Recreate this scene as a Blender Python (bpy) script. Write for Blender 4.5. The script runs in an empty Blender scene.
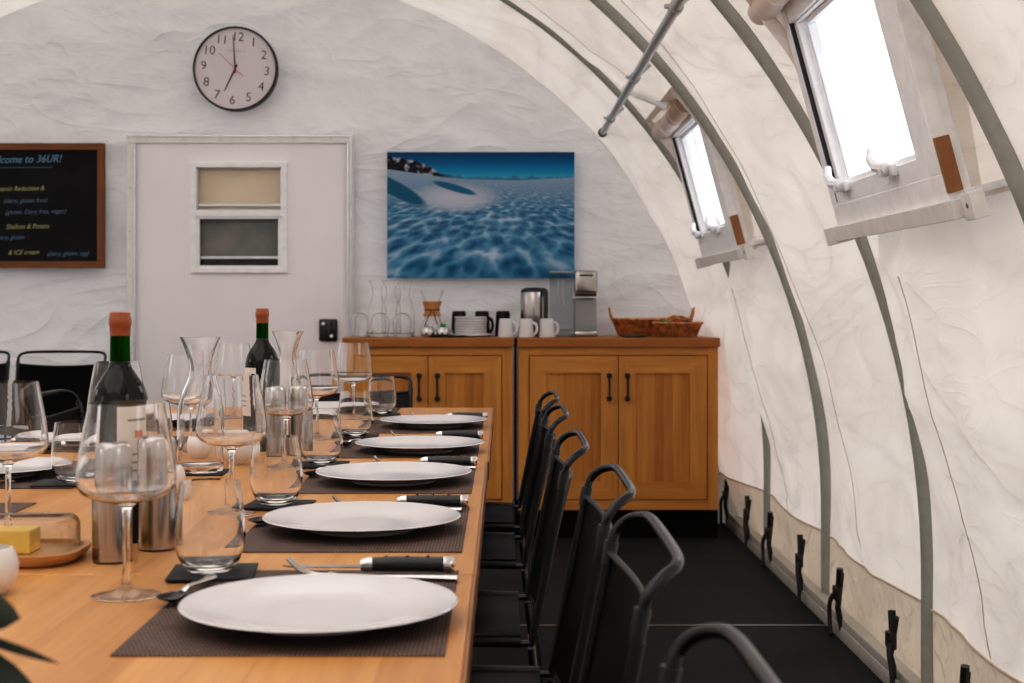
import bpy, bmesh, math, random
from mathutils import Vector, Matrix, noise
random.seed(7)
PI = math.pi
sc = bpy.context.scene
COL = sc.collection
F = 1422.0           # focal length in pixels of a 1024 px wide frame
HC = 1.09            # eye height
VX, VY = 503.0, 303.0
def wx(px, Y): return (px - VX) / F * Y
def wz(py, Y): return HC + (VY - py) / F * Y
TZ = 0.75

# ------------------------------------------------------------------ materials
def newmat(name):
    m = bpy.data.materials.new(name); m.use_nodes = True
    nt = m.node_tree; b = nt.nodes['Principled BSDF']
    return m, nt, b
def N(nt, t, **kw):
    n = nt.nodes.new(t)
    for k, v in kw.items():
        if k in n.inputs: n.inputs[k].default_value = v
        else: setattr(n, k, v)
    return n
def L(nt, a, b): nt.links.new(a, b)
def ramp(nt, fac, stops, interp='LINEAR'):
    r = nt.nodes.new('ShaderNodeValToRGB'); r.color_ramp.interpolation = interp
    e = r.color_ramp.elements
    while len(e) < len(stops): e.new(0.5)
    for i, (p, c) in enumerate(stops):
        e[i].position = p; e[i].color = (c[0], c[1], c[2], 1)
    L(nt, fac, r.inputs['Fac']); return r
def math_(nt, op, a, b=None, c=None, clamp=False):
    n = nt.nodes.new('ShaderNodeMath'); n.operation = op; n.use_clamp = clamp
    for i, v in enumerate((a, b, c)):
        if v is None: continue
        if isinstance(v, (int, float)): n.inputs[i].default_value = v
        else: L(nt, v, n.inputs[i])
    return n.outputs[0]
def mixc(nt, fac, a, b, mode='MIX'):
    n = nt.nodes.new('ShaderNodeMix'); n.data_type = 'RGBA'; n.blend_type = mode
    for s, v in ((n.inputs[0], fac), (n.inputs[6], a), (n.inputs[7], b)):
        if isinstance(v, (int, float)): s.default_value = v
        elif isinstance(v, (tuple, list)): s.default_value = (v[0], v[1], v[2], 1)
        else: L(nt, v, s)
    return n.outputs[2]
def bump(nt, b, h, strength, dist=0.01):
    n = nt.nodes.new('ShaderNodeBump'); n.inputs['Strength'].default_value = strength
    n.inputs['Distance'].default_value = dist
    L(nt, h, n.inputs['Height']); L(nt, n.outputs[0], b.inputs['Normal']); return n
def plain(name, col, rough=0.5, metal=0.0, var=0.06, scale=30, spec=0.5, coat=0.0, bmp=0.0):
    m, nt, b = newmat(name)
    tc = N(nt, 'ShaderNodeTexCoord'); no = N(nt, 'ShaderNodeTexNoise', Scale=scale, Detail=3.0)
    L(nt, tc.outputs['Object'], no.inputs['Vector'])
    lo = tuple(max(0, c * (1 - var)) for c in col); hi = tuple(min(1, c * (1 + var)) for c in col)
    r = ramp(nt, no.outputs['Fac'], [(0.3, lo), (0.7, hi)])
    L(nt, r.outputs[0], b.inputs['Base Color'])
    b.inputs['Roughness'].default_value = rough; b.inputs['Metallic'].default_value = metal
    b.inputs['Specular IOR Level'].default_value = spec; b.inputs['Coat Weight'].default_value = coat
    if bmp: bump(nt, b, no.outputs['Fac'], bmp, 0.003)
    return m
def wood(name, lo, hi, axis=1, rough=0.42, scale=1.0, plank=0.0, paxis=0, bmp=0.15):
    """fine straight grain running along the axis; optional planks across paxis"""
    m, nt, b = newmat(name)
    tc = N(nt, 'ShaderNodeTexCoord')
    s = [26.0 * scale] * 3; s[axis] = 1.3 * scale
    mp = N(nt, 'ShaderNodeMapping'); mp.inputs['Scale'].default_value = s
    L(nt, tc.outputs['Object'], mp.inputs['Vector'])
    n1 = N(nt, 'ShaderNodeTexNoise', Scale=1.0, Detail=5.0, Roughness=0.6, Distortion=0.6)
    L(nt, mp.outputs[0], n1.inputs['Vector'])
    s2 = [150.0 * scale] * 3; s2[axis] = 6.0 * scale
    mp2 = N(nt, 'ShaderNodeMapping'); mp2.inputs['Scale'].default_value = s2
    L(nt, tc.outputs['Object'], mp2.inputs['Vector'])
    n2 = N(nt, 'ShaderNodeTexNoise', Scale=1.0, Detail=3.0)
    L(nt, mp2.outputs[0], n2.inputs['Vector'])
    n3 = N(nt, 'ShaderNodeTexNoise', Scale=3.0, Detail=2.0)
    L(nt, tc.outputs['Object'], n3.inputs['Vector'])
    f = math_(nt, 'ADD', math_(nt, 'MULTIPLY', n1.outputs['Fac'], 0.6), math_(nt, 'MULTIPLY', n2.outputs['Fac'], 0.25))
    f = math_(nt, 'ADD', f, math_(nt, 'MULTIPLY', n3.outputs['Fac'], 0.15))
    if plank:
        sx = N(nt, 'ShaderNodeSeparateXYZ'); L(nt, tc.outputs['Object'], sx.inputs[0])
        q = math_(nt, 'DIVIDE', sx.outputs[paxis], plank)
        wn = N(nt, 'ShaderNodeTexWhiteNoise', noise_dimensions='1D')
        L(nt, math_(nt, 'FLOOR', q), wn.inputs['W'])
        f = math_(nt, 'ADD', f, math_(nt, 'MULTIPLY', math_(nt, 'SUBTRACT', wn.outputs['Value'], 0.5), 0.22))
        fr = math_(nt, 'FRACT', q)
        ln = math_(nt, 'LESS_THAN', fr, 0.012)
        f = math_(nt, 'SUBTRACT', f, math_(nt, 'MULTIPLY', ln, 0.16))
    mid = tuple((a + c) / 2 for a, c in zip(lo, hi))
    r = ramp(nt, f, [(0.28, lo), (0.5, mid), (0.72, hi)])
    L(nt, r.outputs[0], b.inputs['Base Color'])
    b.inputs['Roughness'].default_value = rough; b.inputs['Specular IOR Level'].default_value = 0.3
    if bmp: bump(nt, b, n2.outputs['Fac'], bmp, 0.001)
    return m
def glass(name, col=(1, 1, 1), ior=1.45, rough=0.0):
    m = bpy.data.materials.new(name); m.use_nodes = True; nt = m.node_tree
    nt.nodes.clear(); o = N(nt, 'ShaderNodeOutputMaterial')
    g = N(nt, 'ShaderNodeBsdfGlass', Roughness=rough, IOR=ior); g.inputs['Color'].default_value = (*col, 1)
    L(nt, g.outputs[0], o.inputs['Surface']); return m
def thin_glass(name, col=(0.97, 0.99, 1.0), refl=0.3, rough=0.02, blend=0.12):
    """single-sheet pane: fresnel reflection over clear transmission"""
    m = bpy.data.materials.new(name); m.use_nodes = True; nt = m.node_tree
    nt.nodes.clear(); o = N(nt, 'ShaderNodeOutputMaterial')
    t = N(nt, 'ShaderNodeBsdfTransparent'); t.inputs['Color'].default_value = (*col, 1)
    g = N(nt, 'ShaderNodeBsdfGlossy', Roughness=rough)
    fr = N(nt, 'ShaderNodeLayerWeight', Blend=blend)
    mx = N(nt, 'ShaderNodeMixShader'); L(nt, math_(nt, 'MULTIPLY', fr.outputs['Fresnel'], refl), mx.inputs[0])
    L(nt, t.outputs[0], mx.inputs[1]); L(nt, g.outputs[0], mx.inputs[2]); L(nt, mx.outputs[0], o.inputs['Surface'])
    return m
def fabric(name, col, trans, k=1.0, stretch=(1, 1, 1), tfac=0.5, seed=0.0, wr_lo=0.78, yfade=None):
    """day-lit tent cloth: diffuse + translucent, creased; heights are in metres"""
    m = bpy.data.materials.new(name); m.use_nodes = True; nt = m.node_tree
    nt.nodes.clear(); o = N(nt, 'ShaderNodeOutputMaterial')
    tc = N(nt, 'ShaderNodeTexCoord')
    mp = N(nt, 'ShaderNodeMapping'); mp.inputs['Scale'].default_value = stretch; mp.inputs['Location'].default_value = (seed, seed * 2, seed)
    L(nt, tc.outputs['Object'], mp.inputs['Vector'])
    def crease(scale, dist, power, rot):
        m2 = N(nt, 'ShaderNodeMapping'); m2.inputs['Rotation'].default_value = rot; m2.inputs['Scale'].default_value = (1.0, 1.0, 2.2)
        L(nt, mp.outputs[0], m2.inputs['Vector'])
        n = N(nt, 'ShaderNodeTexNoise', Scale=scale, Detail=2.5, Roughness=0.5, Distortion=dist); L(nt, m2.outputs[0], n.inputs['Vector'])
        q = math_(nt, 'ABSOLUTE', math_(nt, 'MULTIPLY', math_(nt, 'SUBTRACT', n.outputs['Fac'], 0.5), 4.0), clamp=False)
        q = math_(nt, 'SUBTRACT', 1.0, q, clamp=True)
        return math_(nt, 'POWER', q, power)
    c1 = crease(1.7, 0.9, 5.0, (0.3, 0.35, 0.2)); c2 = crease(3.6, 0.6, 4.0, (0.9, -0.7, 0.6)); c3 = crease(6.5, 1.2, 3.0, (0.2, 1.1, 1.5))
    n2 = N(nt, 'ShaderNodeTexNoise', Scale=2.6, Detail=4.0, Distortion=0.8); L(nt, mp.outputs[0], n2.inputs['Vector'])
    n3 = N(nt, 'ShaderNodeTexNoise', Scale=160.0, Detail=2.0); L(nt, tc.outputs['Object'], n3.inputs['Vector'])
    h = math_(nt, 'ADD', math_(nt, 'MULTIPLY', c1, 0.012 * k), math_(nt, 'MULTIPLY', c2, 0.006 * k))
    h = math_(nt, 'ADD', h, math_(nt, 'MULTIPLY', c3, 0.0028 * k))
    h = math_(nt, 'ADD', h, math_(nt, 'MULTIPLY', n2.outputs['Fac'], 0.055 * k))
    h = math_(nt, 'ADD', h, math_(nt, 'MULTIPLY', n3.outputs['Fac'], 0.0006))
    bp = N(nt, 'ShaderNodeBump', Strength=1.0, Distance=1.0); L(nt, h, bp.inputs['Height'])
    n4 = N(nt, 'ShaderNodeTexNoise', Scale=2.2, Detail=5.0); L(nt, tc.outputs['Object'], n4.inputs['Vector'])
    c = ramp(nt, n4.outputs['Fac'], [(0.3, tuple(x * 0.94 for x in col)), (0.7, col)])
    # fold shading put into the translucent colour along the creases
    fold_shade = math_(nt, 'ADD', math_(nt, 'MULTIPLY', c2, 0.5), math_(nt, 'MULTIPLY', c1, 0.6))
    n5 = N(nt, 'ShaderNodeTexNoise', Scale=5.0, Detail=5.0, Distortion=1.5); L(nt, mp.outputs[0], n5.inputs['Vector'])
    tv = math_(nt, 'ADD', math_(nt, 'MULTIPLY', fold_shade, 0.5), math_(nt, 'MULTIPLY', n5.outputs['Fac'], 0.8))
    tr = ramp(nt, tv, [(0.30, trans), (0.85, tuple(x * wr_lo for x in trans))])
    d = N(nt, 'ShaderNodeBsdfDiffuse'); L(nt, c.outputs[0], d.inputs['Color']); L(nt, bp.outputs[0], d.inputs['Normal'])
    t = N(nt, 'ShaderNodeBsdfTranslucent'); L(nt, tr.outputs[0], t.inputs['Color']); L(nt, bp.outputs[0], t.inputs['Normal'])
    mx = N(nt, 'ShaderNodeMixShader'); mx.inputs[0].default_value = tfac
    if yfade:      # cloth made more translucent over the table to add overhead light, less further back
        sy = N(nt, 'ShaderNodeSeparateXYZ'); L(nt, tc.outputs['Object'], sy.inputs[0])
        mr = N(nt, 'ShaderNodeMapRange'); L(nt, sy.outputs[1], mr.inputs['Value'])
        for k_, v_ in (('From Min', yfade[0]), ('From Max', yfade[1]), ('To Min', tfac), ('To Max', yfade[2])): mr.inputs[k_].default_value = v_
        L(nt, mr.outputs[0], mx.inputs[0])
    L(nt, d.outputs[0], mx.inputs[1]); L(nt, t.outputs[0], mx.inputs[2]); L(nt, mx.outputs[0], o.inputs['Surface'])
    return m

M = {}
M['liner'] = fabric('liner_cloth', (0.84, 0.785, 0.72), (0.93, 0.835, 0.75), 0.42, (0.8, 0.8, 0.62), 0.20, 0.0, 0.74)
M['roof'] = fabric('roof_cloth', (0.84, 0.785, 0.72), (0.95, 0.87, 0.79), 0.42, (0.8, 0.8, 0.62), 0.66, 0.0, 0.8, (4.3, 5.1, 0.20))  # extra translucency in the unseen roof bays, added as overhead fill
M['endcloth'] = fabric('end_wall_cloth', (0.87, 0.87, 0.88), (0.82, 0.83, 0.86), 0.45, (0.62, 0.8, 0.7), 0.03, 3.3)
M['skirt'] = fabric('skirt_canvas', (0.82, 0.71, 0.59), (0.9, 0.74, 0.57), 0.6, (1, 2.0, 0.8), 0.10, 7.7)
M['piping'] = plain('piping_cord', (0.55, 0.44, 0.33), 0.8)
M['rib'] = plain('grey_rib_paint', (0.33, 0.335, 0.30), 0.5, 0.0)
M['purlin'] = plain('galvanised_tube', (0.42, 0.43, 0.42), 0.35, 0.7)
M['railmetal'] = plain('base_rail_metal', (0.55, 0.53, 0.48), 0.5, 0.3)
M['darkmetal'] = plain('dark_cap', (0.08, 0.08, 0.08), 0.5)
M['white_alu'] = plain('white_painted_aluminium', (0.90, 0.89, 0.90), 0.35)
M['white_pvc'] = plain('white_window_plastic', (0.80, 0.80, 0.82), 0.3)
M['grey_pvc'] = plain('grey_window_bracket', (0.74, 0.71, 0.69), 0.4)
M['gasket'] = plain('black_gasket', (0.02, 0.025, 0.04), 0.5)
M['alu'] = plain('bright_aluminium', (0.62, 0.63, 0.66), 0.28, 0.8)
M['pane'] = thin_glass('window_pane_glass', refl=0.03)
M['doorwhite'] = plain('door_white', (0.90, 0.855, 0.885), 0.4, var=0.02, scale=4)
M['doorframe'] = plain('door_frame_white', (0.80, 0.77, 0.76), 0.35)
M['rubber'] = plain('black_plastic', (0.012, 0.012, 0.013), 0.35)
M['tan_roll'] = plain('tan_blind_cloth', (0.55, 0.40, 0.31), 0.85, bmp=0.5, scale=90)
M['roll_inner'] = plain('brown_blind_edge', (0.30, 0.20, 0.14), 0.9)
M['roll_white'] = plain('cream_blind_cloth', (0.76, 0.66, 0.60), 0.8)
M['shim'] = wood('shim_wood', (0.22, 0.09, 0.035), (0.40, 0.19, 0.08), 2)
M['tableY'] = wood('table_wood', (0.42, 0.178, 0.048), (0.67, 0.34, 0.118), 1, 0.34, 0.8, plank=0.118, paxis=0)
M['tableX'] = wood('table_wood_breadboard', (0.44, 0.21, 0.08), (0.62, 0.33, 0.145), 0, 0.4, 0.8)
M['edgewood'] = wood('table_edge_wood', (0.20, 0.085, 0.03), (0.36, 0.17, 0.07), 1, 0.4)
CLO, CHI = (0.37, 0.140, 0.026), (0.70, 0.315, 0.075)
M['cabZ'] = wood('cabinet_wood_upright', CLO, CHI, 2, 0.4)
M['cabX'] = wood('cabinet_wood_level', CLO, CHI, 0, 0.4)
M['cabP'] = wood('cabinet_panel_wood', (0.32, 0.115, 0.020), (0.62, 0.265, 0.060), 2, 0.4, plank=0.042, paxis=0)
M['cabTop'] = wood('counter_wood', (0.26, 0.085, 0.018), (0.46, 0.175, 0.042), 0, 0.40)
M['blk'] = plain('black_iron', (0.012, 0.012, 0.012), 0.45, 0.3)
M['toe'] = plain('black_toe_kick', (0.003, 0.003, 0.003), 0.8, spec=0.1)
M['frame_wood'] = wood('rustic_frame_wood', (0.09, 0.03, 0.012), (0.30, 0.12, 0.045), 0, 0.6, 1.2)
M['frame_woodZ'] = wood('rustic_frame_wood_upright', (0.09, 0.03, 0.012), (0.30, 0.12, 0.045), 2, 0.6, 1.2)
M['slate'] = plain('chalkboard_black', (0.010, 0.010, 0.011), 0.7, var=0.3, scale=6, spec=0.15)
M['chalkblue'] = plain('blue_chalk', (0.15, 0.32, 0.45), 0.9)
M['chalkdim'] = plain('faint_blue_chalk', (0.11, 0.19, 0.28), 0.9)
M['chalkyel'] = plain('yellow_chalk', (0.38, 0.40, 0.16), 0.9)
M['china'] = plain('white_china', (0.63, 0.605, 0.615), 0.10, var=0.01, spec=0.35)
M['chinamat'] = plain('white_ceramic', (0.78, 0.75, 0.73), 0.3, var=0.02)
M['steel'] = plain('brushed_steel', (0.46, 0.43, 0.41), 0.22, 1.0, var=0.05)
M['steelbright'] = plain('polished_steel', (0.62, 0.61, 0.60), 0.12, 1.0)
M['steel_painted_dark'] = plain('steel_painted_reflection', (0.05, 0.05, 0.052), 0.18, 0.9)  # spoon bowl steel with its dark reflection put into the base colour
M['handle'] = plain('black_knife_handle', (0.016, 0.017, 0.018), 0.3)
M['glass'] = glass('clear_glass')
M['lidglass'] = thin_glass('lid_glass', (0.99, 1.0, 0.995), refl=0.9, blend=0.35)
M['glassgreenish'] = glass('faint_green_glass', (0.96, 0.985, 0.975))
M['bottlegreen'] = glass('green_bottle_glass', (0.05, 0.24, 0.02), 1.5)
M['winebody'] = plain('dark_wine_bottle', (0.004, 0.005, 0.003), 0.05, spec=0.3)
M['capsule'] = plain('red_brown_capsule', (0.30, 0.078, 0.025), 0.38, 0.2)
M['paper'] = plain('cream_label_paper', (0.72, 0.66, 0.60), 0.7)
M['orange'] = plain('orange_print', (0.65, 0.16, 0.05), 0.6)
M['greyprint'] = plain('grey_print', (0.25, 0.22, 0.2), 0.6)
M['coaster'] = plain('black_coaster_felt', (0.018, 0.020, 0.021), 0.8)
M['traywood'] = wood('tray_wood', (0.42, 0.20, 0.075), (0.60, 0.34, 0.15), 0, 0.4)
M['butter'] = plain('butter_yellow', (0.95, 0.62, 0.13), 0.45)
M['chairtube'] = plain('dark_grey_tube', (0.036, 0.037, 0.040), 0.20, 0.9)
M['chairfab'] = plain('black_sling_cloth', (0.008, 0.008, 0.0085), 0.36, var=0.25, scale=9, spec=0.35)
M['leaf'] = plain('dark_green_leaf', (0.016, 0.022, 0.014), 0.5, var=0.3, spec=0.25)
M['pot'] = plain('grey_pot', (0.25, 0.24, 0.23), 0.6)
M['soil'] = plain('soil', (0.03, 0.02, 0.015), 0.9)
M['leather'] = plain('brown_leather', (0.10, 0.03, 0.012), 0.6)
M['collar'] = wood('collar_wood', (0.40, 0.17, 0.05), (0.60, 0.29, 0.10), 0, 0.4)
M['blackmug'] = plain('black_stoneware', (0.008, 0.008, 0.009), 0.45, spec=0.25)
M['greyplastic'] = plain('grey_appliance_plastic', (0.33, 0.335, 0.34), 0.4)
M['tank'] = thin_glass('smoky_tank_plastic', (0.80, 0.82, 0.84))
M['green'] = plain('green_packet', (0.02, 0.22, 0.06), 0.6)
M['red'] = plain('red_packet', (0.6, 0.03, 0.03), 0.6)
M['strap'] = plain('black_webbing', (0.012, 0.012, 0.013), 0.7)
M['clockface'] = plain('clock_face', (0.72, 0.66, 0.69), 0.5, var=0.01)
M['clockink'] = plain('clock_ink', (0.03, 0.03, 0.035), 0.6)
M['clockred'] = plain('clock_red', (0.55, 0.05, 0.06), 0.5)
M['beige'] = plain('beige_blind_behind_glass', (0.86, 0.66, 0.47), 0.6, var=0.05, scale=5)
M['stitch'] = plain('seam_thread', (0.62, 0.55, 0.47), 0.9)

def placemat_mat():
    m, nt, b = newmat('woven_placemat')
    tc = N(nt, 'ShaderNodeTexCoord'); sx = N(nt, 'ShaderNodeSeparateXYZ'); L(nt, tc.outputs['Object'], sx.inputs[0])
    a = math_(nt, 'SINE', math_(nt, 'MULTIPLY', sx.outputs[0], 1400))
    c = math_(nt, 'SINE', math_(nt, 'MULTIPLY', sx.outputs[1], 520))
    w = math_(nt, 'ADD', math_(nt, 'MULTIPLY', math_(nt, 'MULTIPLY', a, c), 0.7), math_(nt, 'ADD', math_(nt, 'MULTIPLY', a, 0.35), math_(nt, 'MULTIPLY', c, 0.45)))
    no = N(nt, 'ShaderNodeTexNoise', Scale=1.0, Detail=3.0)
    mp = N(nt, 'ShaderNodeMapping'); mp.inputs['Scale'].default_value = (35, 320, 1); L(nt, tc.outputs['Object'], mp.inputs[0]); L(nt, mp.outputs[0], no.inputs['Vector'])
    f = math_(nt, 'ADD', math_(nt, 'MULTIPLY', w, 0.40), no.outputs['Fac'])
    r = ramp(nt, f, [(0.20, (0.018, 0.013, 0.010)), (0.50, (0.080, 0.049, 0.040)), (0.85, (0.23, 0.155, 0.125))])
    L(nt, r.outputs[0], b.inputs['Base Color']); b.inputs['Roughness'].default_value = 0.6
    b.inputs['Specular IOR Level'].default_value = 0.2; bump(nt, b, w, 0.5, 0.0008); return m
M['mat'] = placemat_mat()
def wicker():
    m, nt, b = newmat('wicker')
    tc = N(nt, 'ShaderNodeTexCoord'); sx = N(nt, 'ShaderNodeSeparateXYZ'); L(nt, tc.outputs['Object'], sx.inputs[0])
    a = math_(nt, 'SINE', math_(nt, 'MULTIPLY', sx.outputs[0], 420))
    c = math_(nt, 'SINE', math_(nt, 'MULTIPLY', sx.outputs[2], 900))
    w = math_(nt, 'MULTIPLY', a, c)
    no = N(nt, 'ShaderNodeTexNoise', Scale=40.0); L(nt, tc.outputs['Object'], no.inputs['Vector'])
    f = math_(nt, 'ADD', math_(nt, 'MULTIPLY', w, 0.2), no.outputs['Fac'])
    r = ramp(nt, f, [(0.25, (0.22, 0.06, 0.012)), (0.75, (0.92, 0.40, 0.12))])
    L(nt, r.outputs[0], b.inputs['Base Color']); b.inputs['Roughness'].default_value = 0.5
    bump(nt, b, w, 0.6, 0.002); return m
M['wicker'] = wicker()
def floor_mat():
    m, nt, b = newmat('black_rubber_matting')
    tc = N(nt, 'ShaderNodeTexCoord')
    n1 = N(nt, 'ShaderNodeTexNoise', Scale=260.0, Detail=2.0); L(nt, tc.outputs['Object'], n1.inputs['Vector'])
    n2 = N(nt, 'ShaderNodeTexNoise', Scale=3.0, Detail=6.0, Roughness=0.7); L(nt, tc.outputs['Object'], n2.inputs['Vector'])
    f = math_(nt, 'ADD', math_(nt, 'MULTIPLY', n1.outputs['Fac'], 0.4), math_(nt, 'MULTIPLY', n2.outputs['Fac'], 0.6))
    r = ramp(nt, f, [(0.35, (0.012, 0.0128, 0.0140)), (0.7, (0.028, 0.030, 0.033))])
    L(nt, r.outputs[0], b.inputs['Base Color']); b.inputs['Roughness'].default_value = 0.75; b.inputs['Specular IOR Level'].default_value = 0.12
    bump(nt, b, n1.outputs['Fac'], 0.4, 0.002); return m
M['floor'] = floor_mat()
def lower_pane_mat():
    m, nt, b = newmat('dim_room_behind_glass')
    tc = N(nt, 'ShaderNodeTexCoord')
    n1 = N(nt, 'ShaderNodeTexNoise', Scale=7.0, Detail=4.0); L(nt, tc.outputs['Object'], n1.inputs['Vector'])
    r = ramp(nt, n1.outputs['Fac'], [(0.3, (0.12, 0.13, 0.125)), (0.7, (0.26, 0.22, 0.185))])
    L(nt, r.outputs[0], b.inputs['Base Color']); b.inputs['Roughness'].default_value = 0.5; return m
M['dimpane'] = lower_pane_mat()

def photo_mat(w, h):
    """the printed glacier photograph: sky, ridge, snowfield and rippled ice"""
    m, nt, b = newmat('glacier_print')
    tc = N(nt, 'ShaderNodeTexCoord'); sx = N(nt, 'ShaderNodeSeparateXYZ'); L(nt, tc.outputs['Object'], sx.inputs[0])
    u = math_(nt, 'ADD', math_(nt, 'DIVIDE', sx.outputs[0], w), 0.5)
    v = math_(nt, 'ADD', math_(nt, 'DIVIDE', sx.outputs[2], h), 0.5)     # 0 bottom, 1 top
    sky = ramp(nt, v, [(0.78, (0.08, 0.38, 0.58)), (0.84, (0.006, 0.25, 0.48)), (0.92, (0.001, 0.11, 0.27)), (1.0, (0.001, 0.045, 0.14))]).outputs[0]
    hor = math_(nt, 'SUBTRACT', 0.84, v)                                  # distance below the horizon
    hc = math_(nt, 'MAXIMUM', hor, 0.035)
    X = math_(nt, 'DIVIDE', math_(nt, 'SUBTRACT', u, 0.62), hc); Yd = math_(nt, 'DIVIDE', 1.0, hc)
    cv = N(nt, 'ShaderNodeCombineXYZ'); L(nt, X, cv.inputs[0]); L(nt, Yd, cv.inputs[1])
    def wave(scale, lo, hi):
        mp = N(nt, 'ShaderNodeMapping'); mp.inputs['Scale'].default_value = (9.0 * scale, 5.0 * scale, 1); L(nt, cv.outputs[0], mp.inputs[0])
        v1 = N(nt, 'ShaderNodeTexVoronoi', feature='SMOOTH_F1', Scale=1.0, Smoothness=0.35)
        nz = N(nt, 'ShaderNodeTexNoise', Scale=1.1, Detail=2.0); L(nt, mp.outputs[0], nz.inputs['Vector'])
        ad = N(nt, 'ShaderNodeVectorMath'); ad.operation = 'ADD'; L(nt, mp.outputs[0], ad.inputs[0]); L(nt, nz.outputs['Color'], ad.inputs[1])
        L(nt, ad.outputs[0], v1.inputs['Vector']); return v1.outputs['Distance']
    d = math_(nt, 'POWER', wave(0.85, 0, 1), 1.2)
    nz = N(nt, 'ShaderNodeTexNoise', Scale=2.4, Detail=4.0); L(nt, cv.outputs[0], nz.inputs['Vector'])
    dd = math_(nt, 'ADD', math_(nt, 'MULTIPLY', d, 0.95), math_(nt, 'MULTIPLY', nz.outputs['Fac'], 0.30))
    ice = ramp(nt, dd, [(0.20, (0.006, 0.065, 0.15)), (0.44, (0.020, 0.14, 0.27)), (0.66, (0.09, 0.27, 0.43)), (0.85, (0.28, 0.43, 0.58)), (1.0, (0.45, 0.56, 0.70))]).outputs[0]
    far = ramp(nt, hor, [(0.0, (1, 1, 1)), (0.08, (0.75, 0.75, 0.75)), (0.28, (0.14, 0.14, 0.14)), (0.75, (0, 0, 0))]).outputs[0]
    ice2 = mixc(nt, far, ice, (0.27, 0.37, 0.50))
    # pale snow bowl, upper left of the ice
    du = math_(nt, 'SUBTRACT', u, 0.36); dv = math_(nt, 'SUBTRACT', v, 0.635)
    rr = math_(nt, 'ADD', math_(nt, 'MULTIPLY', math_(nt, 'MULTIPLY', du, du), 9.0), math_(nt, 'MULTIPLY', math_(nt, 'MULTIPLY', dv, dv), 38.0))
    sm = ramp(nt, rr, [(0.0, (1, 1, 1)), (0.16, (0.8, 0.8, 0.8)), (0.6, (0, 0, 0))]).outputs[0]
    snow = mixc(nt, math_(nt, 'MULTIPLY', v, 0.0), (0.50, 0.53, 0.63), (0.6, 0.6, 0.7))
    ice3 = mixc(nt, sm, ice2, snow)
    # dark blue hollows on the left
    def blob(cu, cvv, ku, kv, shear, th=0.6):
        a = math_(nt, 'SUBTRACT', u, cu); c_ = math_(nt, 'SUBTRACT', v, cvv)
        c2 = math_(nt, 'ADD', c_, math_(nt, 'MULTIPLY', a, shear))
        q = math_(nt, 'ADD', math_(nt, 'MULTIPLY', math_(nt, 'MULTIPLY', a, a), ku), math_(nt, 'MULTIPLY', math_(nt, 'MULTIPLY', c2, c2), kv))
        return ramp(nt, q, [(th, (1, 1, 1)), (th + 0.35, (0, 0, 0))]).outputs[0]
    ice4 = mixc(nt, blob(0.03, 0.72, 26, 170, 0.75), ice3, (0.010, 0.11, 0.20))
    ice5 = mixc(nt, blob(0.36, 0.715, 60, 900, 0.42), ice4, (0.012, 0.13, 0.23))
    # ridge with rock on the left, small peaks along the skyline
    nr = N(nt, 'ShaderNodeTexNoise', Scale=20.0, Detail=5.0, noise_dimensions='1D'); L(nt, u, nr.inputs['W'])
    edge = ramp(nt, u, [(0.0, (0.96,) * 3), (0.15, (0.935,) * 3), (0.3, (0.825,) * 3), (0.42, (0.80,) * 3), (1.0, (0.80,) * 3)]).outputs[0]
    top = math_(nt, 'ADD', edge, math_(nt, 'MULTIPLY', math_(nt, 'SUBTRACT', nr.outputs['Fac'], 0.5), 0.06))
    land = math_(nt, 'LESS_THAN', v, top)
    base_e = ramp(nt, u, [(0.0, (0.865,) * 3), (0.3, (0.80,) * 3), (0.42, (0.785,) * 3), (0.7, (0.775,) * 3), (1.0, (0.80,) * 3)]).outputs[0]
    field = math_(nt, 'LESS_THAN', v, base_e)
    nk = N(nt, 'ShaderNodeTexNoise', Scale=26.0, Detail=5.0); L(nt, tc.outputs['Object'], nk.inputs['Vector'])
    rock = ramp(nt, nk.outputs['Fac'], [(0.52, (0.012, 0.012, 0.018)), (0.62, (0.42, 0.45, 0.55))]).outputs[0]
    hill = mixc(nt, ramp(nt, u, [(0.28, (0, 0, 0)), (0.36, (1, 1, 1))]).outputs[0], rock, (0.05, 0.20, 0.32))
    c = mixc(nt, land, sky, hill)
    c = mixc(nt, field, c, ice5)
    L(nt, c, b.inputs['Base Color']); b.inputs['Roughness'].default_value = 0.5; b.inputs['Specular IOR Level'].default_value = 0.15
    return m

# ------------------------------------------------------------------ mesh helpers
def link(o): COL.objects.link(o); return o
def obj(name, bm, mat, parent=None, smooth=True, loc=None, mats=None):
    me = bpy.data.meshes.new(name); bm.normal_update(); bm.to_mesh(me); bm.free()
    for mm in (mats or [mat]): me.materials.append(mm)
    if smooth:
        for p in me.polygons: p.use_smooth = True
        try: me.set_sharp_from_angle(angle=math.radians(38))
        except Exception: pass
    o = bpy.data.objects.new(name, me); link(o)
    if parent: o.parent = parent
    if loc is not None: o.location = loc
    return o
def thing(name, label, cat, loc=(0, 0, 0), rz=0.0, group=None):
    o = bpy.data.objects.new(name, None); link(o); o.empty_display_size = 0.05
    o.location = loc; o.rotation_euler = (0, 0, rz); tag(o, label, cat, group); return o
def tag(o, label, cat, group=None):
    o['label'] = label; o['category'] = cat
    if group: o['group'] = group
    return o
def struct(o): o['kind'] = 'structure'; return o
def kids(o): return [c for c in bpy.data.objects if c.parent == o]
def dup(root, loc, rz=None, label=None, group=None):
    r = root.copy(); link(r); r.location = loc
    if rz is not None: r.rotation_euler = (0, 0, rz)
    if label: r['label'] = label
    if group: r['group'] = group
    for ch in kids(root):
        c = ch.copy(); link(c); c.parent = r
        for g in kids(ch):
            d = g.copy(); link(d); d.parent = c
    return r
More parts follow.
